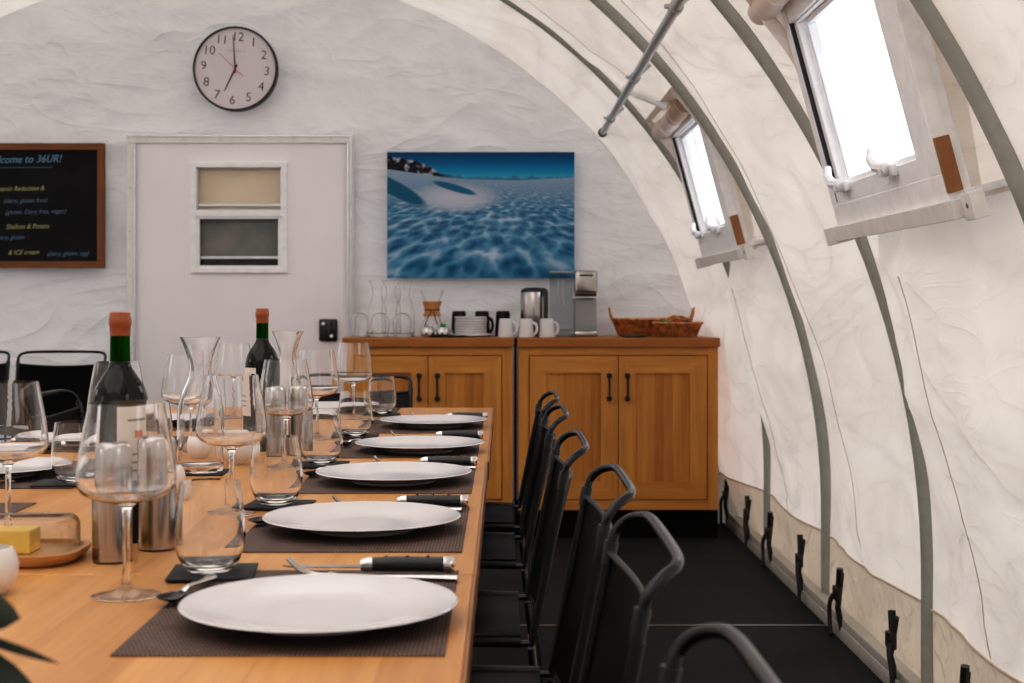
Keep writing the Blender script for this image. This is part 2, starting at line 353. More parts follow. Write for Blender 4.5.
def box(bm, c, s, bev=0.0, seg=2, rot=None, mi=0):
    r = bmesh.ops.create_cube(bm, size=1.0)
    vs = r['verts']
    bmesh.ops.scale(bm, vec=s, verts=vs)
    if bev:
        es = list({e for v in vs for e in v.link_edges})
        rr = bmesh.ops.bevel(bm, geom=es, offset=bev, segments=seg, affect='EDGES', profile=0.5)
        vs = list({v for f in rr['faces'] for v in f.verts} | {v for v in vs if v.is_valid})
    if rot is not None: bmesh.ops.rotate(bm, cent=(0, 0, 0), matrix=rot, verts=vs)
    bmesh.ops.translate(bm, vec=c, verts=vs)
    if mi:
        for f in {f for v in vs for f in v.link_faces}: f.material_index = mi
    return vs
def catmull(pts, n=4):
    if len(pts) < 3: return [Vector(p) for p in pts]
    P = [Vector(p) for p in pts]; out = []
    for i in range(len(P) - 1):
        p0 = P[max(i - 1, 0)]; p1 = P[i]; p2 = P[i + 1]; p3 = P[min(i + 2, len(P) - 1)]
        for k in range(n):
            t = k / n
            out.append(0.5 * ((2 * p1) + (-p0 + p2) * t + (2 * p0 - 5 * p1 + 4 * p2 - p3) * t * t + (-p0 + 3 * p1 - 3 * p2 + p3) * t ** 3))
    out.append(P[-1]); return out
def lathe(bm, prof, seg=40, c=(0, 0, 0), a0=0.0, a1=2 * PI):
    full = abs(a1 - a0 - 2 * PI) < 1e-6
    n = seg if full else seg + 1
    rings = []
    for (r, z) in prof:
        if r < 1e-6 and full: rings.append([bm.verts.new((c[0], c[1], c[2] + z))])
        else: rings.append([bm.verts.new((c[0] + r * math.cos(a0 + (a1 - a0) * k / seg), c[1] + r * math.sin(a0 + (a1 - a0) * k / seg), c[2] + z)) for k in range(n)])
    for a, b in zip(rings, rings[1:]):
        for k in range(seg):
            k2 = (k + 1) % n if full else k + 1
            if len(a) == 1 and len(b) == 1: continue
            if len(a) == 1: bm.faces.new((a[0], b[k2], b[k]))
            elif len(b) == 1: bm.faces.new((a[k], a[k2], b[0]))
            else: bm.faces.new((a[k], a[k2], b[k2], b[k]))
def smoothprof(p, n=4): return [(max(v.x, 0), v.y) for v in catmull([(a, b, 0) for a, b in p], n)]
def fillet(pts, r, n=6):
    P = [Vector(p) for p in pts]; out = [P[0]]
    for i in range(1, len(P) - 1):
        a = (P[i - 1] - P[i]); b = (P[i + 1] - P[i]); rr = min(r, a.length * 0.48, b.length * 0.48)
        s = P[i] + a.normalized() * rr; e = P[i] + b.normalized() * rr
        for k in range(n + 1):
            t = k / n; out.append(s * (1 - t) ** 2 + P[i] * 2 * t * (1 - t) + e * t * t)
    out.append(P[-1]); return out
def tube(bm, pts, rad, seg=10, closed=False, flat=None, up=None):
    P = [Vector(p) for p in pts]; n = len(P)
    tang = []
    for i in range(n):
        if closed: t = P[(i + 1) % n] - P[(i - 1) % n]
        else: t = P[min(i + 1, n - 1)] - P[max(i - 1, 0)]
        tang.append(t.normalized())
    u = Vector(up) if up else (Vector((0, 0, 1)) if abs(tang[0].z) < 0.9 else Vector((1, 0, 0)))
    u = (u - tang[0] * u.dot(tang[0])).normalized(); rings = []
    for i in range(n):
        if up: u = Vector(up)
        u = (u - tang[i] * u.dot(tang[i])).normalized(); w = tang[i].cross(u)
        r = rad[i] if isinstance(rad, (list, tuple)) else rad
        ra, rb = (r, r) if flat is None else (r, r * flat)
        rings.append([bm.verts.new(P[i] + u * (math.cos(2 * PI * k / seg) * ra) + w * (math.sin(2 * PI * k / seg) * rb)) for k in range(seg)])
    m = n if closed else n - 1
    for i in range(m):
        a, b = rings[i], rings[(i + 1) % n]
        for k in range(seg): bm.faces.new((a[k], a[(k + 1) % seg], b[(k + 1) % seg], b[k]))
    if not closed:
        bm.faces.new(list(reversed(rings[0]))); bm.faces.new(rings[-1])
def B(): return bmesh.new()
def text(name, s, size, mat, parent, loc, rot=(PI / 2, 0, 0), align='CENTER', shear=0.0, off=0.0, aligny='CENTER', sx=1.0):
    cu = bpy.data.curves.new(name, 'FONT'); cu.body = s; cu.size = size; cu.align_x = align; cu.align_y = aligny
    cu.shear = shear; cu.offset = off; cu.extrude = 0.0003; cu.resolution_u = 3
    t = bpy.data.objects.new(name, cu); link(t)
    dg = bpy.context.evaluated_depsgraph_get(); dg.update()
    me = bpy.data.meshes.new_from_object(t.evaluated_get(dg)); bpy.data.objects.remove(t)
    me.name = name; me.materials.clear(); me.materials.append(mat)
    o = bpy.data.objects.new(name, me); link(o); o.parent = parent; o.location = loc; o.rotation_euler = rot; o.scale = (sx, 1, 1)
    return o

# ------------------------------------------------------------------ the tent
CX, R0, CZ = -1.30, 2.475, 0.34
ribsY = [6.27, 5.14, 3.91, 2.67, 1.42, 0.17, -1.08]
Y_END = 7.07
TOT = 2 * CZ + PI * R0
def rib_pt(t):
    """point and inward direction on the rib line; t = length from the right foot"""
    if t < CZ: return Vector((CX + R0, 0, t)), Vector((-1, 0, 0))
    if t > TOT - CZ: return Vector((CX - R0, 0, TOT - t)), Vector((1, 0, 0))
    a = (t - CZ) / R0
    return Vector((CX + R0 * math.cos(a), 0, CZ + R0 * math.sin(a))), Vector((-math.cos(a), 0, -math.sin(a)))
def lerp_tab(tab, z):
    if z <= tab[0][0]: return tab[0][1]
    for (a, b), (c, d) in zip(tab, tab[1:]):
        if z <= c: return b + (d - b) * (z - a) / (c - a)
    return tab[-1][1]
AMP = [(0, 0.0), (0.22, 0.035), (0.34, 0.06), (0.7, 0.09), (1.2, 0.10), (1.7, 0.085), (2.0, 0.07), (3.0, 0.07)]
AMPE = [(0, 0.0), (0.22, 0.095), (0.45, 0.16), (0.9, 0.16), (1.1, 0.14), (1.6, 0.14), (1.9, 0.115), (2.3, 0.11), (3.0, 0.11)]
def liner_d(t, y, y0, y1, winbay, last):
    p, n = rib_pt(t); z = p.z
    s = min(1.0, max(0.0, (y - y0) / (y1 - y0)))
    if last:
        f = math.sin(min(1, s * 1.25) * PI / 2) ** 1.3; d = lerp_tab(AMPE, z) * f
        if p.x < CX - 0.6: d *= 0.25
    else:
        amp = lerp_tab(AMP, z)
        low = max(0.0, 1 - abs(z - 0.85) / 0.45) if winbay else 0.0
        pw = 1.6 - 1.05 * low
        amp *= (1 + 0.35 * low)
        if winbay: amp *= 1 - 0.9 * max(0.0, min(1.0, (z - 1.20) / 0.15)) * max(0.0, min(1.0, (2.15 - z) / 0.2))
        f = max(0.0, math.sin(PI * s)) ** pw; d = amp * f
    w = noise.noise(Vector((y * 2.1, t * 1.3, 1.7))) * 0.024 + noise.noise(Vector((y * 6.5, t * 1.2 + 0.8 * y, 8.2))) * 0.020
    w += noise.noise(Vector((y * 11 + t * 3, t * 4.0 - y * 2, 3.0))) * 0.006 - abs(noise.noise(Vector((y * 4 + t * 2.2, t * 2.0 - y * 3, 13.0)))) * 0.014
    k = min(1, math.sin(PI * min(max(s, 0), 1)) * 3) if not last else min(1, s * 4)
    if z < 0.30: w *= 0.5
    d += w * k
    e = max(0.0, 1 - min(s, (1 - s) if not last else 1) / 0.06)
    return d - 0.006 + e * (0.016 * noise.noise(Vector((t * 2.3, y0 * 3 + (5 if s > 0.5 else 0), 6.0))) + 0.004)
WIN = {2.67: (2.74, 3.64), 5.14: (5.20, 6.12), 0.17: (0.20, 1.14)}       # window openings on the chair side, by the near rib
WZ0, WZ1 = 1.27, 1.86
def liner_mesh(t0, t1, nt, mirrorwin=False, holes=True):
    bm = B()
    edges = sorted([Y_END] + ribsY)
    for y0, y1 in zip(edges, edges[1:]):
        last = y1 == Y_END
        wb = (y0 in WIN)
        ny = max(14, int((y1 - y0) / 0.025))
        grid = []
        for i in range(nt + 1):
            t = t0 + (t1 - t0) * i / nt; p, n = rib_pt(t); row = []
            for j in range(ny + 1):
                e0 = 0.010 + 0.014 * noise.noise(Vector((t * 1.9, y0 * 2.0, 20.0))); e1 = 0.0 if last else 0.010 + 0.014 * noise.noise(Vector((t * 1.9, y1 * 2.0, 31.0)))
                y = (y0 + e0) + (y1 - y0 - e0 - e1) * j / ny
                q = p + n * liner_d(t, y, y0, y1, wb, last)
                row.append(bm.verts.new((q.x, y, q.z)))
            grid.append(row)
        for i in range(nt):
            for j in range(ny):
                a = grid[i][j].co; c = grid[i + 1][j + 1].co
                if holes and wb:
                    w0, w1 = WIN[y0]; yc = (a.y + c.y) / 2; zc = (a.z + c.z) / 2
                    if w0 + 0.02 < yc < w1 - 0.02 and WZ0 + 0.075 < zc < 1.86: continue
                bm.faces.new((grid[i][j], grid[i][j + 1], grid[i + 1][j + 1], grid[i + 1][j]))
    return bm
def t_of_z(z): return z if z < CZ else CZ + R0 * math.asin((z - CZ) / R0)
T_SK = 0.25; T_TOP = CZ + R0 * 1.02
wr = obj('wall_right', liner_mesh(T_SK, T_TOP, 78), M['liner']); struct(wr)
sk = obj('skirt_band', liner_mesh(0.02, T_SK, 12), M['skirt'], wr)
ce = struct(obj('ceiling', liner_mesh(T_TOP, TOT - T_TOP, 60, holes=False), M['roof']))
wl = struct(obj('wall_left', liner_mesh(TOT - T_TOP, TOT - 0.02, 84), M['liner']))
# piping and mid-bay seams of the right hand wall
bm = B()
edges = sorted([Y_END] + ribsY)
for y0, y1 in zip(edges, edges[1:]):
    last = y1 == Y_END; p, n = rib_pt(T_SK)
    tube(bm, [(p + n * (liner_d(T_SK, y, y0, y1, y0 in WIN, last) + 0.003)).xz.to_3d().xzy + Vector((0, y, 0)) if False else
              Vector(((p + n * (liner_d(T_SK, y, y0, y1, y0 in WIN, last) + 0.003)).x, y, p.z)) for y in [y0 + (y1 - y0) * k / 24 for k in range(25)]], 0.004, 6)
obj('piping', bm, M['piping'], wr)
bm = B()
for y0, y1 in zip(edges, edges[1:]):
    if y1 == Y_END: continue
    ys = y0 + (y1 - y0) * 0.52
    for a, b_ in ((0.26, T_TOP),) if y0 not in WIN else ((0.26, t_of_z(WZ0 - 0.08)), (t_of_z(WZ1 + 0.12), T_TOP)):
        pts = []
        for k in range(60):
            t = a + (b_ - a) * k / 59; p, n = rib_pt(t); q = p + n * (liner_d(t, ys, y0, y1, y0 in WIN, False) + 0.0012)
            pts.append((q.x, ys, q.z))
        tube(bm, pts, 0.0016, 5)
obj('seam', bm, M['stitch'], wr)

# arch ribs (flat oval poles)
for i, y in enumerate(ribsY[:4]):
    bm = B(); pts = [(rib_pt(t)[0].x, y, rib_pt(t)[0].z) for t in [0.012 + (TOT - 0.024) * k / 90 for k in range(91)]]
    tube(bm, pts, 0.026, 10, flat=0.85)
    struct(obj('trim_%d' % (i + 1), bm, M['rib']))
# base rail along the right foot
bm = B(); box(bm, (1.128, 2.96, 0.022), (0.075, 8.04, 0.044), 0.004)
box(bm, (1.098, 2.96, 0.056), (0.008, 8.04, 0.03), 0.002)
struct(obj('baseboard_right', bm, M['railmetal']))
# end wall
def end_wall(name, Y, flip):
    bm = B(); nx, nz = 220, 130; grid = {}
    for i in range(nx + 1):
        for k in range(nz + 1):
            x = -3.80 + 5.0 * i / nx; z = 2.84 * k / nz
            dz = noise.noise(Vector((x * 1.2, z * 2.2, 4.0))) * 0.020 + noise.noise(Vector((x * 3.3 + z * 2, z * 4.0, 9.0))) * 0.008
            dz += abs(noise.noise(Vector((x * 2.1, z * 5.5 + x * 1.2, 2.0)))) * 0.016
            dz -= (1 - abs(noise.noise(Vector((x * 3.0 + z * 1.5, z * 7.0 - x * 2.0, 12.0))))) ** 6 * 0.010
            dz -= (1 - abs(noise.noise(Vector((x * 6.0 - z * 2, z * 3.0 + x * 2.0, 22.0))))) ** 8 * 0.006
            grid[i, k] = bm.verts.new((x, Y + dz * flip, z))
    for i in range(nx):
        for k in range(nz):
            x = -3.80 + 5.0 * (i + 0.5) / nx - CX; z = 2.84 * (k + 0.5) / nz - CZ
            if (z > 0 and x * x + z * z > 2.50 ** 2) or abs(x) > 2.50: continue
            bm.faces.new((grid[i, k], grid[i + 1, k], grid[i + 1, k + 1], grid[i, k + 1]))
    for v in [v for v in bm.verts if not v.link_faces]: bm.verts.remove(v)
    return struct(obj(name, bm, M['endcloth']))
end_wall('wall_back', 7.03, 1)
end_wall('wall_front', -1.1, -1)
# floor with joint strips
bm = B(); box(bm, (CX, 2.96, -0.02), (5.02, 8.3, 0.04)); fl = struct(obj('floor', bm, M['floor'], smooth=False))
bm = B(); box(bm, (CX, 4.81, 0.0008), (5.0, 0.006, 0.0016)); obj('joint_strip', bm, M['alu'], fl, False)

# purlin pole with clamps
pp = thing('roof_pole', 'grey metal pole running along the tent roof, clamped to the curved ribs', 'pole', (0.475, 6.78, 1.902))
bm = B(); tube(bm, [(0, 0, 0), (0, -6.5, 0)], 0.0155, 14); obj('pole', bm, M['purlin'], pp)
bm = B(); tube(bm, [(0, 0.012, 0), (0, -0.02, 0)], 0.022, 14); obj('end_cap', bm, M['darkmetal'], pp)
for y in (6.27, 5.14, 3.91, 2.67):
    bm = B(); tube(bm, [(0, y - 6.78 - 0.02, 0), (0, y - 6.78 + 0.02, 0)], 0.0205, 14)
    tube(bm, [(0.0, y - 6.78, 0.0), (0.055, y - 6.78, 0.050)], 0.009, 8)
    box(bm, (-0.022, y - 6.78, 0.004), (0.02, 0.012, 0.012), 0.002)
    obj('clamp', bm, M['purlin'], pp)

# ------------------------------------------------------------------ tent windows
def frame_rect(bm, u0, u1, v0, v1, wd, w0, w1, bev=0.003):
    """four bars round a rectangle; (u across, v up the slope, w into the room)"""
    for (a, b_, c, d) in ((u0, u1, v0, v0 + wd), (u0, u1, v1 - wd, v1), (u0, u0 + wd, v0 + wd, v1 - wd), (u1 - wd, u1, v0 + wd, v1 - wd)):
        box(bm, ((a + b_) / 2, (c + d) / 2, (w0 + w1) / 2), (b_ - a, d - c, w1 - w0), bev)
def xform(bm, y_mid, side=1):
    v = Vector((-0.150, 0, 0.56)).normalized(); u = Vector((0, -1, 0)); w = u.cross(v) * 1.0
    if w.x > 0: w = -w
    o = Vector((0.857, y_mid, 1.285))
    for vt in bm.verts:
        c = vt.co.copy(); q = o + u * c.x + v * c.y + w * c.z
        if side < 0: q.x = 2 * CX - q.x
        vt.co = q
    bmesh.ops.recalc_face_normals(bm, faces=bm.faces)
def tent_window(num, y0, y1, side=1, details=True):
    W = y1 - y0; H = 0.58; ym = (y0 + y1) / 2; hw = W / 2
    bm = B()
    frame_rect(bm, -hw, hw, 0, H, 0.055, -0.035, 0.0)
    frame_rect(bm, -hw + 0.062, hw - 0.10, 0.080, H - 0.03, 0.030, -0.05, -0.010)
    box(bm, (0, 0.050, -0.010), (W - 0.02, 0.098, 0.018), 0.003)
    box(bm, (hw - 0.065, H / 2, -0.010), (0.128, H - 0.01, 0.0182), 0.003)
    # near side lining board, seen from inside the tent
    box(bm, (hw - 0.085, H / 2, -0.028), (0.08, H, 0.03), 0.002)
    xform(bm, ym, side); root = struct(obj('window_%d' % num, bm, M['white_alu'], smooth=False))
    bm = B()
    frame_rect(bm, -hw + 0.10, hw - 0.14, 0.098, H - 0.06, 0.014, -0.055, -0.03, 0.002)
    xform(bm, ym, side); obj('window_sash', bm, M['white_pvc'], root, False)
    bm = B(); box(bm, (-hw + 0.059, H / 2 + 0.02, -0.022), (0.007, H - 0.08, 0.044), 0.001)
    xform(bm, ym, side); obj('gasket', bm, M['gasket'], root, False)
    bm = B(); bm.faces.new([bm.verts.new(q) for q in ((-hw + 0.08, 0.05, -0.045), (hw - 0.1, 0.05, -0.045), (hw - 0.1, H - 0.04, -0.045), (-hw + 0.08, H - 0.04, -0.045))]); xform(bm, ym, side); obj('pane', bm, M['pane'], root, False)
    # jamb boxes running outwards
    bm = B()
    for s in (-1, 1): box(bm, (s * (hw - 0.012), H / 2 - 0.01, -0.042), (0.018, H, 0.022), 0.002)
    box(bm, (0, 0.008, -0.135), (W, 0.016, 0.20), 0.002); box(bm, (0, H - 0.008, -0.135), (W, 0.016, 0.20), 0.002)
    box(bm, (-hw + 0.03, H / 2, -0.07), (0.05, H - 0.02, 0.04), 0.002)
    xform(bm, ym, side); obj('jamb', bm, M['white_alu'], root, False)
    bm = B()
    for u_, w_ in ((hw - 0.008, -0.24), (-hw + 0.008, -0.10)): bm.faces.new([bm.verts.new(q) for q in ((u_, -0.01, -0.05), (u_, -0.01, w_), (u_, H - 0.01, w_), (u_, H - 0.01, -0.05))])
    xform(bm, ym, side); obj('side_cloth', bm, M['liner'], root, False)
    bm = B()
    def lx(z): return CX + math.sqrt(R0 * R0 - (z - CZ) ** 2) + 0.03
    for yy in (y0 + 0.008, y1 - 0.008):
        poly = [(0.93, 1.285), (0.857, 1.285), (0.748, 1.69), (lx(1.74) - 0.055, 1.74), (lx(1.80) - 0.06, 1.80), (lx(1.87) - 0.065, 1.875), (lx(1.90), 1.91), (lx(1.85) + 0.14, 1.89)]
        bm.faces.new([bm.verts.new(((q[0] if side > 0 else 2 * CX - q[0]), yy, q[1])) for q in poly])
    q = [(0.80, 1.860), (0.700, 1.85), (lx(1.87) - 0.065, 1.875), (lx(1.90), 1.91)]
    for a, b_ in zip(q, q[1:]):
        A_, B_ = (a[0] if side > 0 else 2 * CX - a[0]), (b_[0] if side > 0 else 2 * CX - b_[0])
        bm.faces.new([bm.verts.new(v) for v in ((A_, y0, a[1]), (B_, y0, b_[1]), (B_, y1, b_[1]), (A_, y1, a[1]))])
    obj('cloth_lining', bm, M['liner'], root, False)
    if not details: return
    # sill angle with its end brackets
    bm = B()
    box(bm, (0.02, -0.0175, -0.012), (W + 0.07, 0.038, 0.050), 0.002)
    box(bm, (-hw - 0.012, -0.020, -0.004), (0.03, 0.045, 0.07), 0.002)
    xform(bm, ym, side); obj('window_sill', bm, M['grey_pvc'], root, False)
    bm = B(); box(bm, (hw + 0.078, -0.018, -0.022), (0.055, 0.052, 0.030), 0.002)
    xform(bm, ym, side); obj('bracket', bm, M['grey_pvc'], root, False)
    bm = B(); tube(bm, [(hw + 0.082, -0.016, -0.010), (hw + 0.082, -0.016, -0.006)], 0.005, 10)
    xform(bm, ym, side); obj('bolt', bm, M['darkmetal'], root, False)
    # timber shim on the near jamb
    bm = B(); box(bm, (hw + 0.003, 0.070, -0.018), (0.014, 0.110, 0.030), 0.001)
    xform(bm, ym, side); obj('wood_shim', bm, M['shim'], root, False)
    # latches
    for uu in (-hw + 0.19, hw - 0.30):
        bm = B(); box(bm, (uu, 0.092, 0.006), (0.07, 0.026, 0.016), 0.005)
        tube(bm, [(uu + 0.02, 0.10, 0.018), (uu - 0.01, 0.108, 0.03), (uu - 0.045, 0.125, 0.028), (uu - 0.06, 0.148, 0.018)], [0.012, 0.013, 0.011, 0.009], 8)
        tube(bm, [(uu, 0.092, 0.010), (uu, 0.065, 0.018)], 0.006, 8)
        tube(bm, [(uu + 0.005, 0.095, 0.01), (uu + 0.005, 0.095, 0.034)], 0.012, 12)
        xform(bm, ym, side); obj('latch', bm, M['white_pvc'], root)
tent_window(1, 2.74, 3.64)
tent_window(2, 5.20, 6.12)
tent_window(3, 0.20, 1.14, 1, False)
for k, (a, b_) in enumerate(((2.70, 3.64), (5.20, 6.12), (0.20, 1.14))): tent_window(4 + k, a, b_, -1, False)
# flat strut above the far window
bm = B(); tube(bm, [(0.489, 5.80, 1.967), (0.565, 5.65, 1.908), (0.638, 5.50, 1.850)], 0.017, 6, flat=0.3); struct(obj('trim_5', bm, M['white_alu'], smooth=False))

# rolled blinds tied above the windows
def roll(name, label, y0, y1, x, z, r):
    t = thing(name, label, 'blind', (x, y0, z))
    n = 16; bm = B(); pts = []; rad = []
    for k in range(n + 1):
        f = k / n; y = f * (y1 - y0); sag = -0.014 * math.sin(PI * f) - 0.05 * max(0, f - 0.72)
        pinch = 1 - 0.16 * math.exp(-((f - 0.30) / 0.05) ** 2) - 0.16 * math.exp(-((f - 0.7) / 0.05) ** 2)
        pts.append((0, y, sag)); rad.append(r * pinch * (1 + 0.06 * math.sin(9 * f)))
    tube(bm, pts[:7], rad[:7], 18); obj('rolled_cloth', bm, M['tan_roll'], t)
    bm = B(); tube(bm, pts[6:], [q * 1.03 for q in rad[6:]], 18); obj('cloth_cover', bm, M['roll_white'], t)
    bm = B(); sp = []
    for k in range(80):
        a = k / 80 * 2 * PI * 4; rr = r * (0.12 + 0.8 * k / 80)
        sp.append((math.cos(a) * rr, -0.002, math.sin(a) * rr))
    tube(bm, sp, 0.0022, 5); obj('rolled_edge', bm, M['roll_inner'], t)
    for f in (0.30, 0.70):
        bm = B(); y = f * (y1 - y0)
        tube(bm, [(math.cos(a) * r * 0.93, y, math.sin(a) * r * 0.93 - 0.012) for a in [2 * PI * k / 20 for k in range(20)]], 0.003, 6, closed=True)
        obj('tie', bm, M['roll_white'], t)
    return t
roll('rolled_blind', 'tan and cream rolled blind tied above the smaller window near the cabinets', 5.38, 6.20, 0.690, 1.850, 0.040)
roll('rolled_blind', 'tan rolled blind tied above the large window with two white latches', 2.95, 3.70, 0.672, 1.862, 0.034)

# webbing straps between skirt and rail
st_px = [723, 747, 769, 800, 838, 892, 962]
names = ['first', 'second', 'third', 'fourth', 'fifth', 'sixth', 'seventh']
for i, px in enumerate(st_px):
    Y = 1422 * 1.085 / (px - VX); Y = min(Y, 6.93); rnd = random.Random(i + 3)
    t = thing('webbing_strap', 'black webbing tie-down strap on the tent skirt, %s counting from the wooden cabinet' % names[i], 'strap', (1.088, Y, 0.045), 0, 'tie-down straps along the skirt')
    zt = 0.165 + 0.02 * rnd.random(); sgn = 1 if i % 2 else -1
    bm = B(); tube(bm, [(0.012, 0, -0.02), (-0.006, 0.010 * sgn, 0.06), (0.008, 0.0, zt)], 0.014, 8, flat=0.7, up=(0, 1, 0)); obj('strap', bm, M['strap'], t)
    bm = B(); box(bm, (-0.006, 0.0, 0.105), (0.022, 0.052, 0.048), 0.006); tube(bm, [(0.0, 0, 0.12), (0.0, 0.014 * sgn, zt + 0.016)], 0.011, 8); obj('buckle', bm, M['rubber'], t)
    bm = B(); tube(bm, catmull([(-0.008, 0.0, 0.11), (-0.02, -0.035 * sgn, 0.075), (-0.018, -0.055 * sgn, 0.02), (-0.02, -0.045 * sgn - 0.02, -0.035)], 4), 0.012, 8, flat=0.6, up=(0, 1, 0)); obj('loose_end', bm, M['strap'], t)

# ------------------------------------------------------------------ door
YD = 6.975
xl, xr, zt = wx(128, YD), wx(354, YD), wz(135, YD)
bm = B(); dw = xr - xl
pxl, pxr, pzt = wx(137, YD), wx(347, YD), wz(144, YD)
WX0, WX1, WZt, WZb = wx(192, YD), wx(288, YD), wz(163, YD), wz(273, YD)
# slab built round the window opening
box(bm, ((pxl + WX0 + 0.02) / 2, YD, pzt / 2 + 0.01), (WX0 + 0.02 - pxl, 0.035, pzt - 0.02), 0)
box(bm, ((WX1 - 0.02 + pxr) / 2, YD, pzt / 2 + 0.01), (pxr - WX1 + 0.02, 0.035, pzt - 0.02), 0)
box(bm, ((WX0 + WX1) / 2, YD, (WZt - 0.02 + pzt) / 2), (WX1 - WX0 - 0.04, 0.035, pzt - WZt + 0.02), 0)
box(bm, ((WX0 + WX1) / 2, YD, (WZb + 0.04) / 2), (WX1 - WX0 - 0.04, 0.035, WZb + 0.0), 0)
door = struct(obj('door_1', bm, M['doorwhite'], smooth=False))
bm = B()
for a, b_ in ((xl, pxl), (pxr + 0.012, xr)):
    box(bm, ((a + b_) / 2, YD - 0.004, pzt / 2), (b_ - a, 0.055, pzt), 0.003)
box(bm, ((xl + xr) / 2, YD - 0.004, (zt + pzt) / 2), (dw, 0.055, zt - pzt), 0.004)
obj('door_frame', bm, M['doorframe'], door, False)
bm = B()
for x in (pxl - 0.004, pxr + 0.008): box(bm, (x, YD - 0.03, pzt / 2), (0.012, 0.012, pzt), 0.002)
box(bm, (xr - 0.012, YD - 0.034, zt / 2), (0.010, 0.008, zt), 0.002)
box(bm, ((xl + xr) / 2, YD - 0.034, zt - 0.008), (dw, 0.006, 0.008), 0.001)
obj('metal_strip', bm, M['alu'], door, False)
bm = B()
for k in range(9):
    for x in (xl + 0.018, xr - 0.022): tube(bm, [(x, YD - 0.032, 0.15 + k * 0.215), (x, YD - 0.037, 0.15 + k * 0.215)], 0.0055, 8)
for k in range(6): tube(bm, [(xl + 0.1 + k * 0.18, YD - 0.032, zt - 0.022), (xl + 0.1 + k * 0.18, YD - 0.037, zt - 0.022)], 0.0055, 8)
obj('screw', bm, M['alu'], door)
# sliding window in the door
bm = B(); fr = 0.030
def frame_xz(bm, x0, x1, z0, z1, wl_, wt, y0, y1):
    for (a, b_, c, d) in ((x0, x1, z0, z0 + wt), (x0, x1, z1 - wt, z1), (x0, x0 + wl_, z0 + wt, z1 - wt), (x1 - wl_, x1, z0 + wt, z1 - wt)):
        box(bm, ((a + b_) / 2, (y0 + y1) / 2, (c + d) / 2), (b_ - a, y1 - y0, d - c), 0.002)
frame_xz(bm, WX0, WX1, WZb, WZt, 0.028, 0.024, YD - 0.038, YD - 0.012)
wf = obj('window_frame', bm, M['white_alu'], door, False)
zm = wz(214, YD)
bm = B(); box(bm, ((WX0 + WX1) / 2, YD - 0.03, zm), (WX1 - WX0 - 0.04, 0.022, 0.03), 0.003)
frame_xz(bm, WX0 + 0.026, WX1 - 0.026, WZb + 0.022, zm - 0.012, 0.018, 0.014, YD - 0.034, YD - 0.016)
obj('window_sash', bm, M['white_alu'], door, False)
bm = B(); frame_xz(bm, WX0 + 0.028, WX1 - 0.028, zm + 0.014, WZt - 0.022, 0.006, 0.006, YD - 0.030, YD - 0.010)
box(bm, ((WX0 + WX1) / 2, YD - 0.02, zm + 0.042), (WX1 - WX0 - 0.07, 0.012, 0.012), 0.002)
box(bm, ((WX0 + WX1) / 2, YD - 0.01, WZb + 0.075), (WX1 - WX0 - 0.09, 0.012, 0.014), 0.002)
obj('window_track', bm, M['alu'], door, False)
bm = B(); box(bm, ((WX0 + WX1) / 2, YD + 0.012, (zm + WZt) / 2), (WX1 - WX0 - 0.05, 0.006, WZt - zm - 0.02)); obj('upper_blind', bm, M['beige'], door, False)
bm = B(); box(bm, ((WX0 + WX1) / 2, YD + 0.012, (zm + WZb) / 2 + 0.03), (WX1 - WX0 - 0.05, 0.006, zm - WZb - 0.08)); obj('lower_screen', bm, M['dimpane'], door, False)
bm = B(); box(bm, ((WX0 + WX1) / 2, YD + 0.014, WZb + 0.045), (WX1 - WX0 - 0.05, 0.006, 0.06)); obj('dark_gap', bm, M['rubber'], door, False)
bm = B(); box(bm, ((WX0 + WX1) / 2, YD - 0.008, (WZb + WZt) / 2), (WX1 - WX0 - 0.06, 0.003, WZt - WZb - 0.05)); obj('pane', bm, M['pane'], door, False)
# latch
lx, lz = wx(329, YD), wz(330, YD)
bm = B(); box(bm, (lx, YD - 0.030, lz), (0.088, 0.022, 0.108), 0.008, 3); box(bm, (lx + 0.004, YD - 0.045, lz), (0.030, 0.014, 0.086), 0.005)
lt = obj('latch', bm, M['rubber'], door)
bm = B()
for dx, dz in ((-0.022, 0.032), (0.018, -0.028)): tube(bm, [(lx + dx, YD - 0.040, lz + dz), (lx + dx, YD - 0.054, lz + dz)], 0.009, 12)
obj('screw', bm, M['steelbright'], lt)

# ------------------------------------------------------------------ clock
ccx, ccz, cr = wx(235.6, 6.95), wz(69.0, 6.95), 0.2065
ck = thing('wall_clock', 'round wall clock with white face and black rim above the white door', 'clock', (ccx, 6.985, ccz))
bm = B(); prof = [(cr - 0.006, -0.0), (cr, 0.004), (cr, 0.05), (cr - 0.003, 0.056), (cr - 0.009, 0.056), (cr - 0.010, 0.048)]
lathe(bm, prof, 72)
bmesh.ops.rotate(bm, cent=(0, 0, 0), matrix=Matrix.Rotation(PI / 2, 3, 'X'), verts=bm.verts); rim = obj('rim', bm, M['blk'], ck)
bm = B(); lathe(bm, [(0, 0.044), (cr - 0.008, 0.044), (cr - 0.008, 0.002), (0, 0.002)], 72)
bmesh.ops.rotate(bm, cent=(0, 0, 0), matrix=Matrix.Rotation(PI / 2, 3, 'X'), verts=bm.verts); face = obj('face', bm, M['clockface'], ck)
tilt = math.radians(5)
for k in range(1, 13):
    a = k * PI / 6 + tilt; rr = 0.155
    text('numeral', str(k), 0.062, M['clockink'], face, (math.sin(a) * rr, -0.0455, math.cos(a) * rr), (PI / 2, tilt, 0), off=-0.0006)
text('lettering', 'QUARTZ', 0.014, M['greyprint'], face, (math.sin(tilt) * 0.085, -0.0455, 0.085), (PI / 2, tilt, 0), off=-0.0004, sx=1.5)
